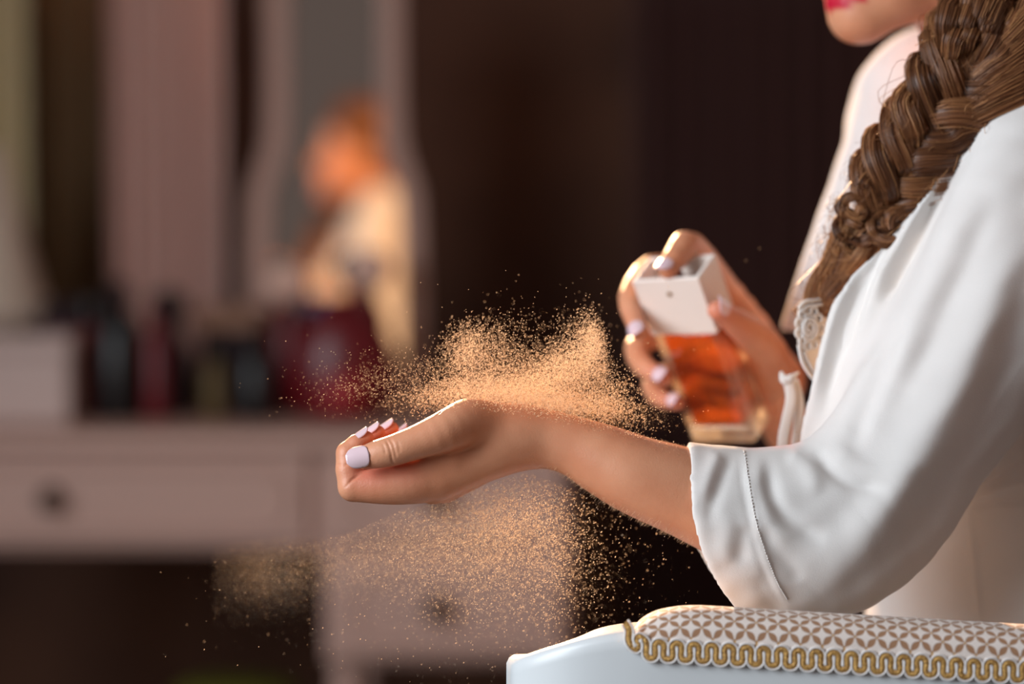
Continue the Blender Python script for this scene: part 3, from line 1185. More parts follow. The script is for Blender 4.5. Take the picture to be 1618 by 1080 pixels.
neck = U([cone(H(-3.0, 0, -6.0), NB, .052, .058), cone(H(-3.0, 0, -6.0), H(-3.0, 0, 0), .05, .06)], .02)
SHn, SHf = np.array([.425, .085, 1.005]), P(1462, 215, .405)
ELn = P(1290, 880, .045)
trunk = U([cone((.41, .25, .97), (.44, .25, .76), .095, .085, 1.35), cone((.44, .25, .76), (.47, .25, .56), .085, .12, 1.3),
           cone(NB - (0, 0, .02), SHn, .05, .047), cone(NB - (0, 0, .02), SHf, .05, .045),
           ellip((.335, .20, .905), (.062, .058, .06)), ellip((.325, .31, .905), (.062, .065, .06)),
           cone(SHn, ELn, .047, .036), cone(SHf, r_elbow, .045, .036),
           cone((.46, .16, .55), (.08, .13, .51), .085, .055), cone((.46, .34, .55), (.08, .37, .51), .085, .055),
           cone((.08, .13, .50), (.06, .13, .09), .055, .036), cone((.08, .37, .50), (.06, .37, .09), .055, .036),
           cone((.07, .13, .05), (-.10, .12, .03), .036, .026), cone((.07, .37, .05), (-.10, .38, .03), .036, .026)], .03)


def core(p):
    hd = smin(headU(p), nose(p), .008)
    for q in sockets:
        hd = -smin(-hd, q(p), .010)
    for q in eyes:
        hd = np.minimum(hd, q(p))
    for q in ears:
        hd = smin(hd, q(p), .003)
    hd = smin(smin(hd, lips_u(p), .003), lips_l(p), .003)
    return smin(smin(hd, neck(p), .02), trunk(p), .03)


vC, FC, nC = sdf_mesh(core, [-.16, .02, 0.0], [.66, .52, 1.45], 0.0042)
gap = polydist(vC, np.array([H(8.6, -2.4, -8.05), H(10.5, 0, -7.7), H(8.6, 2.4, -8.05)]))[0]
vC = vC - nC * (0.0016 * np.exp(-(gap / .0018) ** 2))[:, None]
lipd = np.minimum(lips_u(vC), lips_l(vC))
lip = np.concatenate([np.zeros(len(vL) + len(vR)), np.clip(1 - (lipd - .0005) / .0016, 0, 1)])
allv = np.concatenate([vL, vR, vC])
# warmer skin on fingertips and knuckles
flush = np.zeros(len(allv))
for q in [(640, 745, -.01), (575, 694, .006), (590, 686, .023), (610, 682, .04), (642, 684, .054), (596, 742, -.012), (570, 745, -.008)]:
    flush[:len(vL)] += 0.4 * np.exp(-(np.linalg.norm(vL - P(*q), axis=1) / .013) ** 2)
for q in [(1010, 520, .22), (1047, 596, .236), (1069, 636, .252), (1134, 492, .178), (1150, 520, .2), (1060, 420, .22)]:
    flush[len(vL):len(vL) + len(vR)] += 0.55 * np.exp(-(np.linalg.norm(vR - P(*q), axis=1) / .015) ** 2)
body = mesh_obj('body', allv, np.concatenate([FL, FR + len(vL), FC + len(vL) + len(vR)]), M['skin'], woman)
for nm, arr in (('lip', lip), ('flush', np.clip(flush, 0, .8))):
    at = body.data.attributes.new(nm, 'FLOAT', 'POINT')
    at.data.foreach_set('value', arr.astype(np.float32))
body['label'] = 'bare skin of the woman with red lipstick'


# ---- fine hairs on the near forearm that catch the sun
fh = MB()
sel = np.where((vL[:, 0] > P(850, 0, 0)[0]) & (vL[:, 0] < P(1100, 0, 0)[0]) & (np.abs(nL[:, 2]) > .72))[0]
hv, hf_, hc = [], [], 0
for i in RNG.choice(sel, 800, replace=False):
    p0, n_ = vL[i], nL[i]
    dd = norm(n_ * RNG.uniform(.5, 1.0) + np.array([-.55, 0, -.25]) + RNG.normal(0, .3, 3))
    Lh = RNG.uniform(.001, .0032)
    path = np.array([p0 - n_ * .0003, p0 + dd * Lh * .5, p0 + dd * Lh + np.array([-.3, 0, -.35]) * Lh * .5])
    v_, f_ = tube(path, np.array([.00009, .00008, .00004]), 3, 1.0, (.3, .4, .8), caps=False)
    hv.append(v_)
    hf_.append(f_ + hc)
    hc += len(v_)
M['down'] = mat('fine_blond_down', rgb(230, 190, 150), .4)
ah = mesh_obj('arm_hair', np.concatenate(hv), np.concatenate(hf_), M['down'], woman)
ah['kind'] = 'stuff'


# ---- nails
def nail(base, tipd, nrm, r, width_ang, length, name='fingernail'):
    """base: point on the finger axis under the cuticle; tipd: along the finger; nrm: outwards; r: radius at the nail"""
    t = norm(tipd)
    n = norm(np.asarray(nrm) - np.dot(nrm, t) * t)
    s = np.cross(t, n)
    nu, nv = 13, 16
    vv, ff = [], []
    for layer in (0, 1):
        for j in range(nv):
            b = j / (nv - 1)
            wv = (1 - (1 - min(b / .35, 1)) ** 2.4) ** .5 if b < .35 else 1.0
            if b > .45:
                wv *= max(.10, 1 - ((b - .45) / .55) ** 2.3) ** .5
            rr = r * (1.03 + .05 * b - .14 * max(0, b - .6) ** 1.5) + (0.0005 if layer == 0 else -0.0005)
            for i in range(nu):
                a = (i / (nu - 1) * 2 - 1) * width_ang * max(wv, .12)
                vv.append(np.asarray(base) + t * (b * length) + rr * (math.sin(a) * s + (math.cos(a) - .0) * n))
    q = nu * nv
    for j in range(nv - 1):
        for i in range(nu - 1):
            a = j * nu + i
            ff.append((a, a + nu, a + nu + 1, a + 1))
            ff.append((q + a, q + a + 1, q + a + nu + 1, q + a + nu))
    rim = [i for i in range(nu)] + [j * nu + nu - 1 for j in range(1, nv)] + [(nv - 1) * nu + i for i in range(nu - 2, -1, -1)] + [j * nu for j in range(nv - 2, 0, -1)]
    for a, b in zip(rim, rim[1:] + rim[:1]):
        ff.append((a, b, q + b, q + a))
    return mesh_obj(name, vv, ff, M['nail'], woman)


def pxnail(a, b, nrm, wa, L, back=0.0):
    A, B = P(*a[:3]), P(*b[:3])
    d = norm(B - A)
    r = S((a[3] + b[3]) / 2, a[2])
    return nail(B - d * back, d, nrm, r, wa, L)


pxnail((598, 717, -.0185, 22), (575, 722.5, -.0175, 20.5), (-.08, -1, .22), .86, .0172, .006)
pxnail((564, 702, .003, 16), (579, 692, .005, 13), (-.5, -.30, .80), .85, .0125, .0080)
pxnail((580, 694, .022, 14.5), (597, 683, .023, 12.5), (-.5, -.35, .80), .85, .0125, .0080)
pxnail((600, 689, .039, 14), (619, 677, .040, 12), (-.5, -.35, .80), .85, .0125, .0080)
pxnail((627, 695, .0535, 13), (642, 684, .054, 11), (-.45, -.2, .85), .85, .010, .0055)
pxnail((1071, 403, .200, 19), (1055, 425, .188, 16), (-.55, -.8, .25), .95, .014, .003)
pxnail((995, 470, .230, 17), (1009, 522, .200, 16), (-.35, -.9, .1), .9, .0145, .003)
pxnail((1014, 575, .262, 17), (1047, 596, .236, 15), (-.25, -.85, .35), .9, .0135, .004)
pxnail((1040, 627, .275, 15), (1069, 636, .252, 13.5), (-.2, -.8, .4), .9, .012, .004)
pxnail((1170, 514, .20, 20), (1134, 490, .178, 18), (.35, -.75, .55), .95, .015, .0035)

# ------------------------------------------------------------------ robe
def xz(u, v, y):
    q = P(u, v, y)
    return np.array([q[0], q[2]])


def sd_poly(q, poly):
    """2-D signed distance to a polygon"""
    d = np.full(len(q), 1e9)
    s = np.ones(len(q))
    n = len(poly)
    for i in range(n):
        a, b = poly[i], poly[i - 1]
        e = b - a
        wv = q - a
        t = np.clip((wv @ e) / (e @ e), 0, 1)
        r = wv - t[:, None] * e
        d = np.minimum(d, np.einsum('ij,ij->i', r, r))
        c1, c2 = q[:, 1] >= a[1], q[:, 1] < b[1]
        c3 = e[0] * wv[:, 1] > e[1] * wv[:, 0]
        s = np.where((c1 & c2 & c3) | (~c1 & ~c2 & ~c3), -s, s)
    return s * np.sqrt(d)


sleeve = limb([(1050, 812, .018, 118), (1128, 836, .024, 134), (1215, 846, .028, 141), (1310, 832, .034, 143), (1395, 765, .040, 134),
               (1470, 640, .045, 124), (1540, 490, .052, 112), (1600, 340, .062, 104), (1645, 232, .085, 98), (1672, 180, .13, 86)], 3, 0.78)
cuff = np.array([xz(u, v, -.005) for u, v in [(1096, 640), (1091, 703), (1087, 750), (1089, 800), (1099, 850), (1117, 895), (1140, 935), (1172, 975), (1215, 1030)]])
panel_px = [(1640, 128), (1560, 192), (1500, 262), (1452, 328), (1400, 392), (1352, 436), (1322, 480), (1303, 540), (1290, 600), (1268, 700), (1264, 760), (1420, 770), (1610, 520), (1678, 330), (1684, 170)]
panel_poly = np.array([xz(u, v, .06) for u, v in panel_px])
edge_line = panel_poly[:11]
far_shoulder = limb([(1480, 140, .39, 100), (1450, 215, .40, 106), (1415, 390, .41, 112), (1405, 560, .43, 110), (1420, 720, .45, 105)], 2)
lapel = limb([(1440, 170, .37, 90), (1405, 260, .34, 80), (1352, 375, .31, 68), (1312, 465, .30, 60), (1286, 520, .295, 52)], 3)
robe_body = U([cone((.425, .25, .99), (.45, .25, .78), .112, .112, 1.28), cone((.45, .25, .78), (.47, .25, .55), .112, .145, 1.25),
               cone((.47, .25, .54), (.16, .24, .53), .10, .085, 1.6), cone((.43, .25, 1.02), (.425, .10, 1.01), .07, .062),
               cone((.435, .12, 1.00), (.445, .24, 1.03), .062, .066), cone((.445, .14, .97), (.455, .22, .84), .07, .10),
               cone(SHn + np.array([.008, .0, .005]), P(1480, 640, .07), .066, .062), cone(SHn + np.array([.02, .04, .0]), (.445, .2, .9), .066, .1),
               cone((.405, .23, .84), (.40, .23, .55), .10, .12, 1.2)], .03)


def robe_sdf(p):
    ds = sleeve(p)
    q = np.stack([p[:, 0], p[:, 2]], 1)
    cx = np.interp(p[:, 2], cuff[::-1, 1], cuff[::-1, 0])
    clip = (cx - p[:, 0]) * 0.95
    near = (p[:, 1].min() < .13) and (p[:, 0].max() > .2) and (p[:, 2].max() > .78)
    d = ds
    if near:
        e = sd_poly(q, panel_poly)
        el, _ = polydist(q, edge_line)
        tt = np.clip(el / .085, 0, 1)
        yy = .085 - .06 * tt * tt * (3 - 2 * tt)
        slab = np.maximum(e, np.abs(p[:, 1] - yy) - .0028)
        d = smin(d, slab * .8, .016)
    d = smin(d, robe_body(p), .014)
    d = np.maximum(d, clip)
    hollow = np.minimum(-(ds + .0055), P(1310, 0, .03)[0] - p[:, 0])
    d = np.maximum(d, hollow)
    far = smin(far_shoulder(p), lapel(p), .03)
    far = np.maximum(far, np.minimum(P(0, 522, .3)[2] - p[:, 2], .30 - p[:, 0]))
    return smin(d, far, .02)


vB, FB, nB = sdf_mesh(robe_sdf, [.09, -.075, .47], [.64, .53, 1.19], 0.0023, 1, 4)
FOLDS = [   # polyline in the photo, width px, height mm (+ ridge, - valley)
    ([(1566, 228), (1512, 308), (1472, 388), (1442, 440), (1412, 492)], 6, -5.0),
    ([(1546, 222), (1494, 300), (1453, 380), (1423, 432), (1396, 486)], 12, 4.0),
    ([(1510, 262), (1446, 356), (1402, 440), (1368, 520), (1350, 600)], 8, -4.0),
    ([(1615, 175), (1550, 240), (1480, 340), (1430, 425), (1390, 520), (1370, 620)], 12, 2.6),
    ([(1400, 415), (1368, 490), (1342, 580), (1322, 680)], 9, -3.6),
    ([(1385, 408), (1345, 490), (1322, 570), (1302, 660)], 10, 3.0),
    ([(1440, 500), (1400, 580), (1368, 650), (1345, 715)], 15, -3.0),
    ([(1560, 300), (1500, 420), (1450, 520), (1410, 610)], 24, 3.0),
    ([(1590, 290), (1540, 400), (1490, 500), (1440, 600), (1390, 680)], 20, -2.6),
    ([(1640, 330), (1590, 440), (1540, 550), (1485, 655), (1420, 760), (1350, 850), (1280, 925)], 34, 7.5),
    ([(1660, 480), (1610, 580), (1555, 690), (1490, 800), (1400, 900)], 40, -3.5),
    ([(1162, 713), (1143, 742), (1124, 785), (1113, 830)], 10, -1.6),
    ([(1140, 712), (1120, 745), (1104, 790)], 11, 1.6),
    ([(1178, 706), (1181, 760), (1191, 821), (1207, 880), (1227, 925), (1249, 960)], 5, 1.0),
    ([(1168, 706), (1171, 760), (1181, 821), (1197, 880), (1217, 925), (1239, 960)], 4, -.8),
    ([(1214, 722), (1214, 768), (1232, 806), (1264, 830), (1300, 846)], 12, -2.8),
    ([(1200, 712), (1197, 770), (1212, 820), (1245, 850)], 14, 1.4),
    ([(1246, 716), (1274, 738), (1292, 780)], 15, 2.0),
    ([(1288, 712), (1314, 744), (1350, 764), (1400, 772)], 11, -2.6),
    ([(1310, 700), (1350, 734), (1400, 745), (1450, 735)], 16, 1.8),
    ([(1195, 828), (1215, 858), (1245, 892), (1262, 915)], 13, -1.6),
    ([(1177, 822), (1168, 850), (1163, 885)], 12, -1.5),
    ([(1150, 800), (1142, 850), (1147, 890)], 14, 1.2),
    ([(1190, 900), (1215, 945), (1235, 975)], 14, -1.2),
    ([(1538, 800), (1546, 900), (1554, 1000)], 5, 2.2),
    ([(1556, 772), (1590, 745), (1630, 720)], 8, -3.5),
    ([(1560, 790), (1595, 770), (1640, 762)], 9, 3.0),
    ([(1545, 806), (1580, 792), (1640, 790)], 6, -3.0),
]
disp = np.zeros(len(vB))
vq = vB[:, [0, 2]]
for pts, wpx, mm in FOLDS:
    yy = .10 if pts[0][0] > 1530 and pts[0][1] > 750 else .0
    poly = bez([xz(u, v, yy) for u, v in pts], 24)
    wd = S(wpx, yy)
    near_ = (vq > poly.min(0) - 3 * wd).all(1) & (vq < poly.max(0) + 3 * wd).all(1)
    ix = np.where(near_)[0]
    if len(ix):
        d, t = polydist(vq[ix], poly)
        disp[ix] += mm * .00125 * np.exp(-(d / wd) ** 2) * np.clip(np.minimum(t, 1 - t) * 5, 0, 1)
facing = np.clip((-nB[:, 1] - .05) * 2.2, 0, 1) * (vB[:, 1] < .16)
vB = vB + nB * (disp * facing)[:, None]
wob = (np.sin(vB[:, 0] * 95 + vB[:, 2] * 60) * np.sin(vB[:, 2] * 83 - vB[:, 0] * 47 + 1.3) + .6 * np.sin(vB[:, 0] * 170 - vB[:, 2] * 210)) * .00035
vB = vB + nB * wob[:, None]
vB = relax(vB, FB, 1)
robe = mesh_obj('robe', vB, FB, M['robe'], woman)
robe['label'] = 'loose white cotton robe with wide sleeves'

# slip skirt over the lap and legs
skirt_sdf = U([cone((.46, .17, .55), (.085, .14, .52), .105, .075), cone((.46, .33, .55), (.085, .36, .52), .105, .075),
               cone((.40, .25, .54), (.09, .25, .52), .11, .075), cone((.075, .14, .51), (.05, .14, .22), .078, .075),
               cone((.075, .36, .51), (.05, .36, .22), .078, .075), cone((.08, .25, .48), (.05, .25, .22), .075, .07)], .03)
vS, FS, nS = sdf_mesh(skirt_sdf, [-.08, .02, .12], [.60, .48, .70], .006, 1, 3)
pl = np.sin(np.arctan2(vS[:, 1] - .25, vS[:, 0] - .1) * 26) * .004 * np.clip((.5 - vS[:, 2]) * 6, 0, 1)
skirt = mesh_obj('slip_skirt', vS + nS * pl[:, None], FS, M['lace'], woman)
skirt['label'] = 'white slip skirt over the lap'

# hem stitches on the cuff
st = MB()
seam = bez([P(u, v, -.030) for u, v in [(1184, 712), (1187, 765), (1196, 824), (1213, 880), (1232, 925), (1250, 955)]], 60)
from mathutils.bvhtree import BVHTree
bvh = BVHTree.FromPolygons([tuple(q) for q in vB], [tuple(int(i) for i in q) for q in FB], all_triangles=False)


def onto(tree, p, lift=.0005):
    o = Vector((p[0], -.4, p[2]))
    h, n_, i_, d_ = tree.ray_cast(o, Vector((0, 1, 0)))
    return None if h is None else np.array(h) + np.array(n_) * lift


for i in range(0, 58):
    a, b = onto(bvh, seam[i]), onto(bvh, seam[i] * .35 + seam[i + 1] * .65)
    if a is not None and b is not None and np.linalg.norm(a - b) < .01:
        st.add(*tube([a, b], .00045, 5))
st.build('hem_stitching', M['lace'], robe, True)

# ---- lace neckline of the slip, with a raised rosette, and its ribbon
lace = MB()
LY = .104
ol = [(1262, 486), (1272, 476), (1290, 474), (1312, 468), (1335, 450), (1352, 436), (1352, 480), (1325, 540), (1305, 600), (1296, 612), (1284, 598), (1276, 590), (1268, 572), (1262, 545), (1258, 515)]
ring = [P(u, v, LY + .00022 * (u - 1258)) for u, v in ol]
cen = P(1300, 530, LY + .0092)
vv = [cen] + ring + [cen + (0, .003, 0)] + [q + np.array([0, .003, 0]) for q in ring]
n = len(ring)
ff = [(0, 1 + i, 1 + (i + 1) % n) for i in range(n)] + [(n + 1, n + 2 + (i + 1) % n, n + 2 + i) for i in range(n)] + \
     [(1 + i, n + 2 + i, n + 2 + (i + 1) % n, 1 + (i + 1) % n) for i in range(n)]
lace.add(vv, ff)
slip = lace.build('slip_neckline', M['lace'], woman)
slip['label'] = 'white lace neckline of the slip'


def lace_cord(pts, r, y):
    path = bez([P(u, v, y + .00022 * (u - 1258) - .002) for u, v in pts], len(pts) * 6)
    return tube(path, r, 7)


lc = MB()
spiral = []
for i in range(40):
    a = i / 39 * 4.6 * math.pi
    r = 3 + 13.5 * i / 39
    spiral.append((1279 + r * math.cos(a + .6) * .85, 518 + r * 1.15 * math.sin(a + .6)))
lc.add(*lace_cord(spiral, .0015, LY - .001))
for k in range(11):
    a = 2 * math.pi * k / 11
    c = (1279 + 20 * math.cos(a) * .85, 518 + 30 * math.sin(a) * .95)
    loop = [(c[0] + 5.5 * math.cos(t), c[1] + 6.5 * math.sin(t)) for t in np.linspace(0, 2 * math.pi, 9)]
    lc.add(*lace_cord(loop, .0012, LY))
for pts in ([(1262, 486), (1272, 476), (1290, 474), (1312, 468), (1335, 450), (1354, 432)],
            [(1266, 493), (1276, 484), (1292, 482), (1314, 476), (1337, 458), (1354, 442)],
            [(1262, 545), (1268, 572), (1280, 592), (1292, 606)], [(1270, 555), (1280, 575), (1290, 590), (1298, 596)]):
    lc.add(*lace_cord(pts, .0015, LY))
lc.build('lace_rosette', M['lace'], slip, True)
rb = MB()
rb.add(*tube(bez([P(*q) for q in [(1246, 600, .135), (1250, 630, .132), (1244, 660, .128), (1238, 690, .12), (1236, 720, .12)]], 26), S(9, .13), 10, .25))
rb.add(*tube(bez([P(*q) for q in [(1254, 600, .138), (1262, 630, .136), (1262, 660, .134), (1256, 720, .13)]], 26), S(8, .13), 10, .25))
rb.add(*tube(bez([P(*q) for q in [(1234, 588, .128), (1240, 600, .122), (1252, 596, .122), (1262, 588, .128)]], 20), [S(r, .13) for r in np.interp(np.linspace(0, 1, 20), [0, .3, .6, 1], [3, 8, 7, 2])], 10, .8))
rb.build('ribbon_tie', M['lace'], slip, True)

# ------------------------------------------------------------------ hair
def hair_material():
    m = mat('brown_hair', rgb(96, 62, 42), 0.38)
    N, L, b = nodes(m)
    at = N.new('ShaderNodeAttribute')
    at.attribute_name = 'tone'
    cr = N.new('ShaderNodeValToRGB')
    e = cr.color_ramp.elements
    e[0].position, e[0].color = 0.0, rgb(62, 34, 20)
    e[1].position, e[1].color = 1.0, rgb(206, 150, 100)
    mid = e.new(0.5)
    mid.color = rgb(134, 86, 54)
    L.new(at.outputs['Fac'], cr.inputs[0])
    L.new(cr.outputs[0], b.inputs['Base Color'])
    b.inputs['Specular IOR Level'].default_value = 0.35
    return m


M['hair'] = hair_material()
braid_px = [(1640, -60, .12, 95), (1585, 20, .105, 88), (1548, 94, .098, 84), (1500, 166, .096, 80), (1447, 240, .097, 70), (1397, 312, .10, 58),
            (1360, 375, .105, 48), (1328, 432, .112, 36), (1290, 482, .118, 26)]
bq = np.array([[*P(a, b, c), S(r, c)] for a, b, c, r in braid_px])
BN = 200
bp_ = bez(bq, BN)
bT = np.gradient(bp_[:, :3], axis=0)
bT /= np.linalg.norm(bT, axis=1)[:, None]
bFront = np.array([0, -1.0, 0.0])
bS = np.cross(bT, bFront)
bS /= np.linalg.norm(bS, axis=1)[:, None]       # sideways
bF = np.cross(bS, bT)
bF *= np.sign((bF @ bFront))[:, None]


def bpt(t, s, f):
    """point on the braid: t 0..1 along, s -1..1 across, f front height in half widths"""
    x = np.clip(t, 0, 1) * (BN - 1)
    i = int(min(x, BN - 2))
    g = x - i
    c = bp_[i] * (1 - g) + bp_[i + 1] * g
    S_, F_ = bS[i], bF[i]
    return c[:3] + c[3] * (s * S_ + f * F_), c[3]


HV, HF, HT = [], [], []
hn = 0


def add_hair(path, r, tone, k=3):
    global hn
    v, f = tube(path, r, k, 1.0, (0.3, -0.5, 0.8), caps=False)
    HV.append(v)
    HF.append(f + hn)
    HT.append(np.full(len(v), tone))
    hn += len(v)


def lock(ctrl, rad, nh, tone, core=True, rough=.25):
    """a lock: solid core plus individual hairs over it"""
    n = 16
    path = bez(ctrl, n)
    prof = np.sin(np.linspace(.12, .93, n) * math.pi) ** .55
    if core:
        v, f = tube(path, rad * prof * .86, 12, .62, (0.0, -1.0, 0.0), caps=False)
        global hn
        HV.append(v)
        HF.append(f + hn)
        HT.append(np.full(len(v), tone * .6))
        hn += len(v)
    T = np.gradient(path, axis=0)
    T /= np.linalg.norm(T, axis=1)[:, None]
    B = np.cross(T, (0, -1.0, 0))
    B /= np.linalg.norm(B, axis=1)[:, None] + 1e-9
    N_ = np.cross(B, T)
    for _ in range(nh):
        a = RNG.uniform(-.15, 1.15) * math.pi
        rr = RNG.uniform(.84, 1.06)
        a2 = a + RNG.normal(0, .35)
        aa = np.linspace(a, a2, n)[:, None]
        wv = RNG.normal(0, rough * .12, 3)
        off = rad * (prof * rr)[:, None] * (np.cos(aa) * B + .64 * np.sin(aa) * np.sign((N_ @ (0, -1.0, 0)))[:, None] * N_)
        add_hair(path + off + rad * np.outer(np.sin(np.linspace(0, math.pi * 1.5, n)), wv),
                 RNG.uniform(.00022, .00042) * np.linspace(1, .7, n), np.clip(tone + RNG.normal(0, .2), 0, 1))


# fishtail locks, alternating from both sides into the middle
NL = 15
for i in range(NL):
    for s in (1, -1):
        t0 = (i + (.5 if s < 0 else 0)) / (NL + 1.2)
        if t0 > .60:
            continue
        dt = .135
        j = lambda a: RNG.normal(0, a)
        cps = []
        for (ft, ss, fr) in ((0, .72, -.25), (.22, .98, .18), (.5, .74, .50), (.78, .28, .56), (1.0, -.12, .36), (1.15, -.3, .1)):
            q, hw = bpt(t0 + ft * dt, s * (ss + j(.09)), fr + j(.09))
            cps.append(q)
        tone = .46 + .14 * math.sin(i * 2.1 + s) + j(.07) - (.08 if s < 0 else 0)
        lock(cps, hw * .36 * RNG.uniform(.85, 1.15), 64, tone)
# loose curls where the braid comes undone
for i in range(20):
    t = RNG.uniform(.60, .75)
    s0 = RNG.uniform(-.75, .75)
    p0, hw = bpt(t, s0, RNG.uniform(.2, .7))
    a0, tw_ = RNG.uniform(0, 6.28), RNG.choice([-1, 1]) * RNG.uniform(.5, 1.0)
    R_ = hw * RNG.uniform(.25, .5)
    cps = [p0 + np.array([R_ * math.cos(a0 + tw_ * k), -.15 * R_ * k * RNG.uniform(0, 1), R_ * math.sin(a0 + tw_ * k) * .8 - .0015 * k]) for k in range(6)]
    lock(cps, hw * RNG.uniform(.12, .22), 34, .46 + RNG.normal(0, .16))
# straight, lighter tail below it
for i in range(13):
    s_ = -.85 + 1.7 * i / 12
    cps = [bpt(t, s_ * (1.0 - .25 * (t - .7) / .3) + RNG.normal(0, .05), .25 + RNG.normal(0, .1))[0] for t in (.70, .78, .86, .94, 1.0)]
    cps.append(cps[-1] + np.array([-.007, .004, -.010]) + RNG.normal(0, .002, 3))
    lock(cps, .0062, 46, .62 + RNG.normal(0, .1))
# hair swept from the head down into the braid
for i in range(26):
    f = i / 25
    a = H(-4.5 - 6 * f + RNG.normal(0, .4), 5.5 + 1.5 * math.sin(f * 3), 1.5 - 5 * f + RNG.normal(0, .5))
    b_ = H(-3.5 - 6.5 * f, 6.2 - 1.0 * f, -5.5 - 1.5 * f)
    c_, hw = bpt(.06 + .16 * RNG.uniform(), -.7 + 1.5 * f + RNG.normal(0, .1), .45)
    d_, hw = bpt(.22 + .12 * RNG.uniform(), -.45 + 1.0 * f, .5)
    lock([a, b_, c_, d_], .011, 50, .44 + RNG.normal(0, .12))
for i in range(12):
    f = i / 11
    a = P(1700, -60 + 190 * f, .075)
    b_ = P(1640, 20 + 120 * f, .066)
    c_ = P(1585 - 25 * f, 75 + 100 * f, .068)
    d_ = P(1530 - 40 * f, 120 + 90 * f, .078)
    lock([a, b_, c_, d_], .011, 55, .5 + RNG.normal(0, .1))
# hair over the skull, parted in the middle and drawn back
SK = np.array([9.4, 7.6, 8.8])


def skull(th, psi, s, k=1.07):
    d = np.array([math.sin(th) * math.sin(psi), s * math.sin(th) * math.cos(psi), math.cos(th)])
    q = np.array([-1.2, 0, 2.8]) + k * SK * d
    return H(*q)


for s in (1, -1):
    for i in range(24):
        p0 = math.radians(62 - 150 * i / 23)
        pts = [skull(q * (2.0 - .75 * max(0, math.sin(p0))), p0 - .75 * q ** 1.5, s, 1.07 + RNG.normal(0, .012)) for q in np.linspace(.06, 1, 7)]
        lock(pts, .017, 40, .42 + RNG.normal(0, .1))
gv, gf = [], []
for a in range(19):
    for b in range(37):
        th, ps = a / 18 * 2.0, b / 36 * 2 * math.pi
        th = min(th, 2.0 - 1.0 * max(0, math.sin(ps)))
        gv.append(skull(th, ps, 1, 1.035))
for a in range(18):
    for b in range(36):
        gf.append((a * 37 + b, a * 37 + b + 1, (a + 1) * 37 + b + 1, (a + 1) * 37 + b))
HV.append(np.array(gv))
HF.append(np.array(gf) + hn)
HT.append(np.full(len(gv), .3))
hn += len(gv)
for i in range(22):      # from behind the ears and the nape into the top of the braid
    f = i / 21
    a = skull(1.5, math.radians(-20 - 65 * f), 1, 1.07)
    a2 = skull(1.95, math.radians(-25 - 60 * f), 1, 1.0)
    b_, hw = bpt(.02 + .05 * f, -.6 + 1.2 * f, .2)
    c_, hw = bpt(.12 + .05 * f, -.5 + 1.0 * f, .45)
    lock([a, a2, b_, c_], .014, 44, .42 + RNG.normal(0, .1))
# loose hairs
for i in range(320):
    t = RNG.uniform(.05, .9)
    s = RNG.choice([-1, 1]) * RNG.uniform(.6, 1.05)
    p0, hw = bpt(t, s, RNG.uniform(.1, .5))
    p3, _ = bpt(min(1, t + RNG.uniform(.06, .2)), s * RNG.uniform(.3, 1.3), RNG.uniform(.3, .8))
    m1 = p0 * .65 + p3 * .35 + RNG.normal(0, .007, 3)
    m2 = p0 * .3 + p3 * .7 + RNG.normal(0, .007, 3)
    add_hair(bez([p0, m1, m2, p3], 14), .00022, RNG.uniform(.35, 1.0))
for i in range(26):      # curled ends at the left edge of the braid
    t = RNG.uniform(.55, .85)
    p0, hw = bpt(t, 1.0 if bpt(.7, 1, 0)[0][0] < bpt(.7, -1, 0)[0][0] else -1.0, .2)
    a0 = RNG.uniform(0, 6.28)
    path = [p0 + np.array([-.0022 * k * .5 + .004 * math.cos(a0 + k * .9), RNG.normal(0, .001), .004 * math.sin(a0 + k * .9)]) for k in range(9)]
    add_hair(bez(path, 30), .00013, .35)
hair = mesh_obj('braided_hair', np.concatenate(HV), np.concatenate(HF), M['hair'], woman)
hair['label'] = 'long brown hair in a loose fishtail braid over the shoulder'
hair['kind'] = 'stuff'
ta = hair.data.attributes.new('tone', 'FLOAT', 'POINT')
ta.data.foreach_set('value', np.concatenate(HT).astype(np.float32))

# brows and lashes of the lowered eyes
lm = mat('dark_lash', rgb(40, 26, 20), .6)
for s in (1, -1):
    b_ = MB()
    b_.add(*tube(bez([H(8.9, s * 1.2, 1.9), H(8.7, s * 3.0, 2.5), H(7.2, s * 4.9, 2.0)], 14), np.linspace(.0026, .0012, 14), 8, .5))
    b_.build('eyebrow', lm, woman, True)
    b_ = MB()
    b_.add(*tube(bez([H(8.25, s * 2.1, -.2), H(8.75, s * 3.1, -.45), H(8.1, s * 4.2, -.1)], 14), .0011, 6))
    b_.build('eyelashes', lm, woman, True)

# ------------------------------------------------------------------ perfume bottle
bU = norm((-.33, -.42, .85))
bR = np.array([.83, -.545, 0.0])
bR[2] = -(bR[0] * bU[0] + bR[1] * bU[1]) / bU[2]
bR = norm(bR)
bB = np.cross(bU, bR)
BW, BD, BC, BH = .061, .036, .053, .110      # width, depth, cap height, glass height
TLF = P(998, 444, .205)
borg = TLF + bR * BW / 2 + bB * BD / 2 - bU * BC      # centre of the shoulder, where cap meets glass
BR_ = np.stack([bR, bB, bU], 1)
bot = empty('perfume_bottle', tuple(borg - bU * BH))
tag(bot, 'square glass perfume bottle of amber liquid with white cap, held in the far hand', 'perfume bottle')


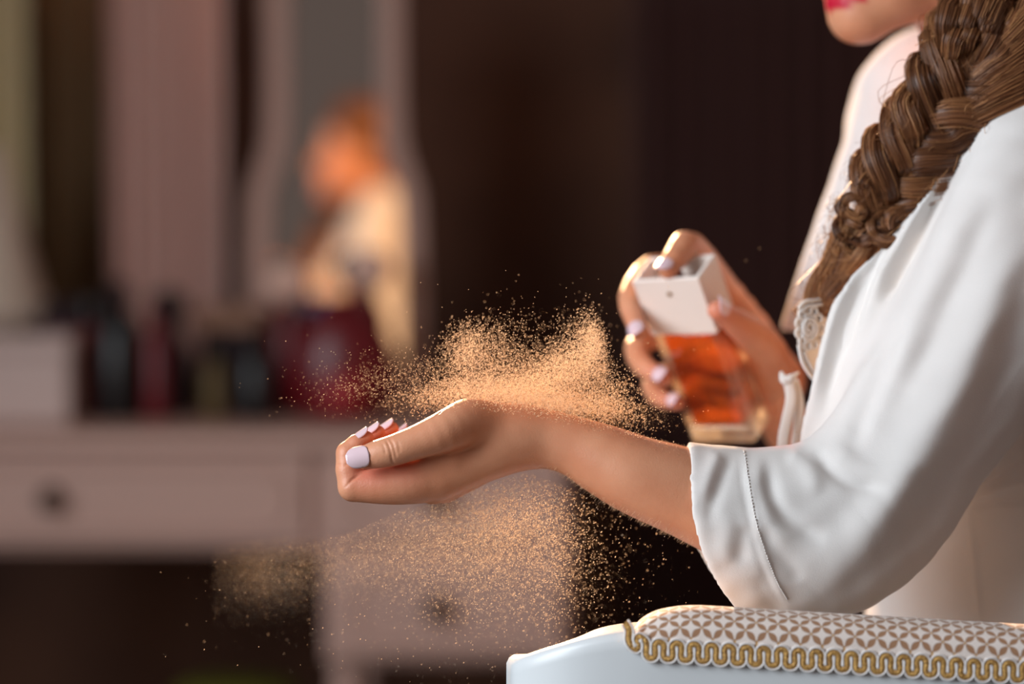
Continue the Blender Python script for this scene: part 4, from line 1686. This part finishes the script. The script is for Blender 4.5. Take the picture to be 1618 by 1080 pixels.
def rbox_shell(mb, w, d, z0, z1, r, seg=4, flip=False, cap0=True, cap1=True):
    """rounded-corner prism in bottle space"""
    pts = []
    for cx, cy, a0 in ((w / 2 - r, d / 2 - r, 0), (-w / 2 + r, d / 2 - r, 90), (-w / 2 + r, -d / 2 + r, 180), (w / 2 - r, -d / 2 + r, 270)):
        for k in range(seg + 1):
            a = math.radians(a0 + 90 * k / seg)
            pts.append((cx + r * math.cos(a), cy + r * math.sin(a)))
    n = len(pts)
    b = min(r * .6, .0012)
    rings = []
    for z, ins in ((z0, b), (z0 + b, 0), (z1 - b, 0), (z1, b)):
        rings.append([borg + BR_ @ np.array([x * (1 - ins / (w / 2)), y * (1 - ins / (d / 2)), z]) for x, y in pts])
    vv = [q for rg in rings for q in rg]
    ff = []
    for i in range(3):
        for j in range(n):
            j2 = (j + 1) % n
            ff.append((i * n + j, i * n + j2, (i + 1) * n + j2, (i + 1) * n + j))
    if cap0:
        ff.append(tuple(range(n - 1, -1, -1)))
    if cap1:
        ff.append(tuple(3 * n + j for j in range(n)))
    if flip:
        ff = [f[::-1] for f in ff]
    mb.add(vv, ff)


def clear_material(name, tint, gloss_r, transl, tcol, glass=0.0, gcol=(1, 1, 1, 1), ior=1.36):
    """see-through body: light passes straight on, edges mirror, a share is scattered through"""
    m = bpy.data.materials.new(name)
    m.use_nodes = True
    N, L = m.node_tree.nodes, m.node_tree.links
    N.remove(N['Principled BSDF'])
    tp = N.new('ShaderNodeBsdfTransparent')
    tp.inputs[0].default_value = tint
    tl_ = N.new('ShaderNodeBsdfTranslucent')
    tl_.inputs[0].default_value = tcol
    a = N.new('ShaderNodeMixShader')
    a.inputs[0].default_value = transl
    L.new(tp.outputs[0], a.inputs[1])
    L.new(tl_.outputs[0], a.inputs[2])
    if glass:
        gl_ = N.new('ShaderNodeBsdfGlass')
        gl_.inputs[0].default_value = gcol
        gl_.inputs['IOR'].default_value = ior
        gl_.inputs['Roughness'].default_value = 0.02
        b2 = N.new('ShaderNodeMixShader')
        b2.inputs[0].default_value = glass
        L.new(a.outputs[0], b2.inputs[1])
        L.new(gl_.outputs[0], b2.inputs[2])
        a = b2
    gs = N.new('ShaderNodeBsdfGlossy')
    gs.inputs['Roughness'].default_value = gloss_r
    lw = N.new('ShaderNodeLayerWeight')
    lw.inputs[0].default_value = 0.5
    pw = N.new('ShaderNodeMath')
    pw.operation = 'POWER'
    pw.inputs[1].default_value = 4.0
    L.new(lw.outputs['Facing'], pw.inputs[0])
    fr_ = N.new('ShaderNodeMath')
    fr_.operation = 'MULTIPLY_ADD'
    fr_.inputs[1].default_value = 0.7
    fr_.inputs[2].default_value = 0.035
    L.new(pw.outputs[0], fr_.inputs[0])
    c = N.new('ShaderNodeMixShader')
    L.new(fr_.outputs[0], c.inputs[0])
    L.new(a.outputs[0], c.inputs[1])
    L.new(gs.outputs[0], c.inputs[2])
    L.new(c.outputs[0], N['Material Output'].inputs['Surface'])
    return m


M['glass'] = clear_material('clear_glass', (.97, .97, .96, 1), .03, .05, (1, .95, .88, 1))
M['glass_base'] = clear_material('thick_glass', (.9, .88, .85, 1), .05, .25, (1, .93, .84, 1), .08, (1, .97, .93, 1), 1.48)
M['glass_wall'] = clear_material('side_glass', (.93, .86, .8, 1), .05, .12, (1, .85, .65, 1), .12, (1, .95, .9, 1), 1.48)
M['glow'] = clear_material('glow_translucent', (1, .98, .94, 1), .3, .92, (1, .96, .90, 1))  # mostly translucent, for the added glow plates and glint strip
M['perfume'] = clear_material('amber_perfume', (.88, .42, .15, 1), .05, .13, (.80, .40, .18, 1), .12, (1, .50, .16, 1))
M['cap'] = mat('white_cap', rgb(232, 222, 214), 0.35)
M['nozzle'] = mat('gold_nozzle', rgb(150, 120, 70), 0.35, 0.8)
M['cap_in'] = mat('inner_red_collar', rgb(120, 40, 24), 0.5)

g = MB()
rbox_shell(g, BW - .001, BD - .001, -BH, -.0005, .004)
gl = g.build('glass_body', M['glass'], bot, True, 35)
gb = MB()
rbox_shell(gb, BW - .003, BD - .003, -BH + .001, -BH + .0168, .003)
gb.build('glass_base', M['glass_base'], bot, True, 35)
for sx in (-1, 1):
    gw = MB()
    x0_, x1_ = sorted((sx * (BW / 2 - .0072), sx * (BW / 2 - .0010)))
    gw.box((x0_, -BD / 2 + .0016, -BH + .0172), (x1_, BD / 2 - .0016, -.001), .0012, BR_, borg)
    gw.build('glass_wall', M['glass_wall'], bot, True, 35)
bpz = MB()  # added plates standing in for the sun's glow and sparkle in the base
bpz.box((-BW / 2 + .0035, BD / 2 - .0042, -BH + .0025), (BW * .12, BD / 2 - .0034, -BH + .0155), .0002, BR_, borg)
bpz.box((BW * .36, BD / 2 - .0042, -BH + .004), (BW / 2 - .004, BD / 2 - .0034, -BH + .0155), .0002, BR_, borg)
bpz.build('base_glow_plates', M['glow'], bot)
stp = MB()  # added strip imitating the bright streak of sun refracted along the glass edge
stp.add(*tube([borg + BR_ @ np.array([BW / 2 - .0030, BD / 2 - .0045, z_]) for z_ in (-.010, -BH * .4, -BH + .022)], [.0009, .0012, .0008], 8))
stp.build('edge_glint_strip', M['glow'], bot, True)
lq = MB()
rbox_shell(lq, BW - .0150, BD - .0060, -BH + .0172, -.0035, .003)
lq.build('perfume_liquid', M['perfume'], bot, True, 35)
dt_ = MB()
dt_.add(*tube([borg + bU * -.002, borg - bU * (BH - .022) + bR * .006], .0011, 8))
dt_.build('dip_tube', M['glass'], bot, True)

# cap: four walls round an open top, floor inside
cp = MB()
tw = .0042
for (x0, x1, y0, y1) in ((-BW / 2, BW / 2, -BD / 2, -BD / 2 + tw), (-BW / 2, BW / 2, BD / 2 - tw, BD / 2),
                         (-BW / 2, -BW / 2 + tw, -BD / 2 + tw * .9, BD / 2 - tw * .9), (BW / 2 - tw, BW / 2, -BD / 2 + tw * .9, BD / 2 - tw * .9)):
    cp.box((x0, y0, 0), (x1, y1, BC), .0011, BR_, borg)
cp.box((-BW / 2 + tw * .8, -BD / 2 + tw * .8, .002), (BW / 2 - tw * .8, BD / 2 - tw * .8, BC - .014), 0, BR_, borg)
capo = cp.build('cap', M['cap'], bot, False)
capo['label'] = 'white square spray cap'
ib = MB()
ib.lathe([(.006, BC - .0138), (.006, BC - .006), (.005, BC - .0045), (.001, BC - .0042)], borg, 24, BR_)
ib.build('spray_button', M['cap_in'], capo, True, 40)
nz_ = MB()
RN = np.stack([bR, bU, -bB], 1)
nz_.lathe([(.0006, .0), (.0021, .0), (.0021, .0006), (.0015, .0009), (.0006, .0004)], borg + bU * (BC * .74) - bB * (BD / 2 + .0001), 20, RN)
nz_.build('spray_hole', M['nozzle'], capo, True, 40)

# ------------------------------------------------------------------ perfume mist
def mist_points():
    out = []

    def blob(n, u, v, y, su, sv, sy, rot=0.0, size=(.22, .5), keep=None):
        a, b = RNG.normal(0, 1, n) * su, RNG.normal(0, 1, n) * sv
        c, s = math.cos(math.radians(rot)), math.sin(math.radians(rot))
        uu, vv_ = u + a * c - b * s, v + a * s + b * c
        yy = y + RNG.normal(0, 1, n) * sy
        n = int(n * 1.0)
        r = .72 * np.exp(RNG.uniform(math.log(size[0]), math.log(size[1]), n)) * .001
        k = np.ones(n, bool) if keep is None else keep(uu, vv_)
        out.append(np.stack([uu, vv_, yy, r], 1)[k])
    arm = lambda u: np.interp(u, [500, 560, 640, 690, 730, 830, 900, 1000, 1090], [690, 700, 680, 650, 632, 645, 662, 688, 708])
    above = lambda u, v: v < arm(u) + 14
    right_edge = lambda u, v: above(u, v) & (u + RNG.normal(0, 7, len(u)) < np.interp(v, [500, 520, 600, 660], [946, 954, 968, 1010]))
    # dense sheet on the wrist, thinning upwards
    blob(10200, 865, 632, .02, 70, 14, .025, 8, keep=above)
    blob(9520, 850, 602, .03, 70, 22, .03, -14, keep=right_edge)
    blob(4760, 908, 572, .03, 40, 28, .03, -50, keep=right_edge)
    blob(3400, 762, 572, .03, 42, 26, .03, -35, keep=above)
    blob(1564, 738, 545, .03, 17, 22, .02, 30, keep=above)
    blob(1768, 938, 540, .03, 11, 22, .02, -10, keep=right_edge)
    blob(2448, 715, 620, .03, 50, 13, .03, -8, keep=above)
    blob(1020, 650, 588, .03, 70, 15, .03, -14, (.2, .42), keep=above)
    blob(1564, 962, 630, .02, 24, 25, .02, 45, (.25, .55), keep=above)
    blob(450, 590, 600, .03, 70, 24, .04, 0, (.2, .4), keep=above)
    blob(220, 850, 520, .05, 130, 40, .05, 0, (.2, .45))
    # underside
    below = lambda u, v: v > np.interp(u, [330, 540, 640, 700, 760, 830, 900, 1000], [880, 842, 800, 790, 765, 742, 765, 820]) + 4
    blob(6120, 730, 850, .03, 85, 42, .05, -14, (.2, .42), keep=below)
    blob(6120, 800, 830, .02, 58, 45, .03, 10, (.22, .48), keep=below)
    blob(3060, 810, 920, .03, 80, 50, .05, 0, (.22, .48), keep=below)
    blob(1292, 880, 850, .01, 30, 60, .03, 0, (.3, .58), keep=below)
    blob(1020, 560, 880, .06, 90, 30, .06, -10, (.2, .4), keep=below)
    blob(130, 930, 880, .0, 35, 60, .05, 0, (.35, .7), keep=below)
    blob(300, 700, 1000, .05, 150, 40, .06, 0, (.25, .5))
    # fine haze
    hz = (.08, .16)
    blob(23664, 865, 634, .02, 75, 13, .03, 8, hz, keep=above)
    blob(13804, 850, 605, .03, 75, 22, .03, -14, hz, keep=right_edge)
    blob(6902, 710, 628, .03, 60, 13, .03, -8, hz, keep=above)
    blob(33524, 690, 845, .06, 105, 45, .09, -14, hz, keep=below)
    blob(21750, 560, 890, .20, 70, 30, .10, -12, hz, keep=below)
    blob(26000, 430, 905, .24, 50, 32, .09, -8, (.09, .2), keep=lambda u, v: (v > 850 - (u - 430) * .1) & (u > 335))
    blob(15776, 780, 900, .06, 95, 60, .08, 0, hz, keep=below)
    # a few drops on and around the arm
    blob(200, 1000, 690, .0, 60, 10, .01, 16, (.25, .5), keep=lambda u, v: v < arm(u) + 2)
    blob(60, 1000, 840, .02, 60, 30, .02, 25, (.3, .6), keep=lambda u, v: v > np.interp(u, [880, 950, 1020, 1105], [752, 792, 827, 856]) + 2)
    blob(14, 1250, 420, .08, 90, 160, .08, 0, (.3, .7), keep=lambda u, v: u < 1300)
    return np.concatenate(out)


mp = mist_points()
a_, b_ = (mp[:, 0] - 809) / FPX, (540 - mp[:, 1]) / FPX
D_ = FWD[None] + b_[:, None] * UPV[None]
D_[:, 0] += a_
W = CAM + ((mp[:, 2] - CAM[1]) / D_[:, 1])[:, None] * D_
r = mp[:, 3]
# each droplet is a small stretched octahedron streaking along the spray
dirv = norm((-.5, -.2, -.6)) + RNG.normal(0, .35, (len(W), 3))
dirv /= np.linalg.norm(dirv, axis=1)[:, None]
t1 = np.cross(dirv, (0.2, 1.0, .1))
t1 /= np.linalg.norm(t1, axis=1)[:, None]
t2 = np.cross(dirv, t1)
el = RNG.uniform(1.0, 2.4, len(W))
corners = [dirv * (r * el)[:, None], -dirv * (r * el)[:, None], t1 * r[:, None], -t1 * r[:, None], t2 * r[:, None], -t2 * r[:, None]]
V = np.stack([W + c for c in corners], 1).reshape(-1, 3)
tri = np.array([[0, 2, 4], [0, 4, 3], [0, 3, 5], [0, 5, 2], [1, 4, 2], [1, 3, 4], [1, 5, 3], [1, 2, 5]])
base = (np.arange(len(W)) * 6)[:, None, None]
big = r > .00012
tet = np.array([[0, 2, 4], [0, 4, 3], [0, 3, 2], [2, 3, 4]])
F = np.concatenate([(tri[None] + base[big]).reshape(-1, 3), (tet[None] + base[~big]).reshape(-1, 3)])
used = np.zeros(len(V), bool)
used[F.ravel()] = True
V, F = V[used], (np.cumsum(used) - 1)[F]
dm = bpy.data.materials.new('droplet')
dm.use_nodes = True
N_, L_ = dm.node_tree.nodes, dm.node_tree.links
N_.remove(N_['Principled BSDF'])
tr = N_.new('ShaderNodeBsdfTranslucent')
tr.inputs[0].default_value = (1, .82, .62, 1)
di = N_.new('ShaderNodeBsdfDiffuse')
di.inputs[0].default_value = (1, .85, .7, 1)
ms = N_.new('ShaderNodeMixShader')
ms.inputs[0].default_value = .25
tp = N_.new('ShaderNodeBsdfTransparent')
ms2 = N_.new('ShaderNodeMixShader')
ms2.inputs[0].default_value = .35
L_.new(tr.outputs[0], ms.inputs[1])
L_.new(di.outputs[0], ms.inputs[2])
L_.new(ms.outputs[0], ms2.inputs[1])
L_.new(tp.outputs[0], ms2.inputs[2])
L_.new(ms2.outputs[0], N_['Material Output'].inputs['Surface'])

mist = mesh_obj('perfume_mist', V, F, dm)
tag(mist, 'sunlit golden cloud of perfume droplets above and below the open hand', 'mist', kind='stuff')
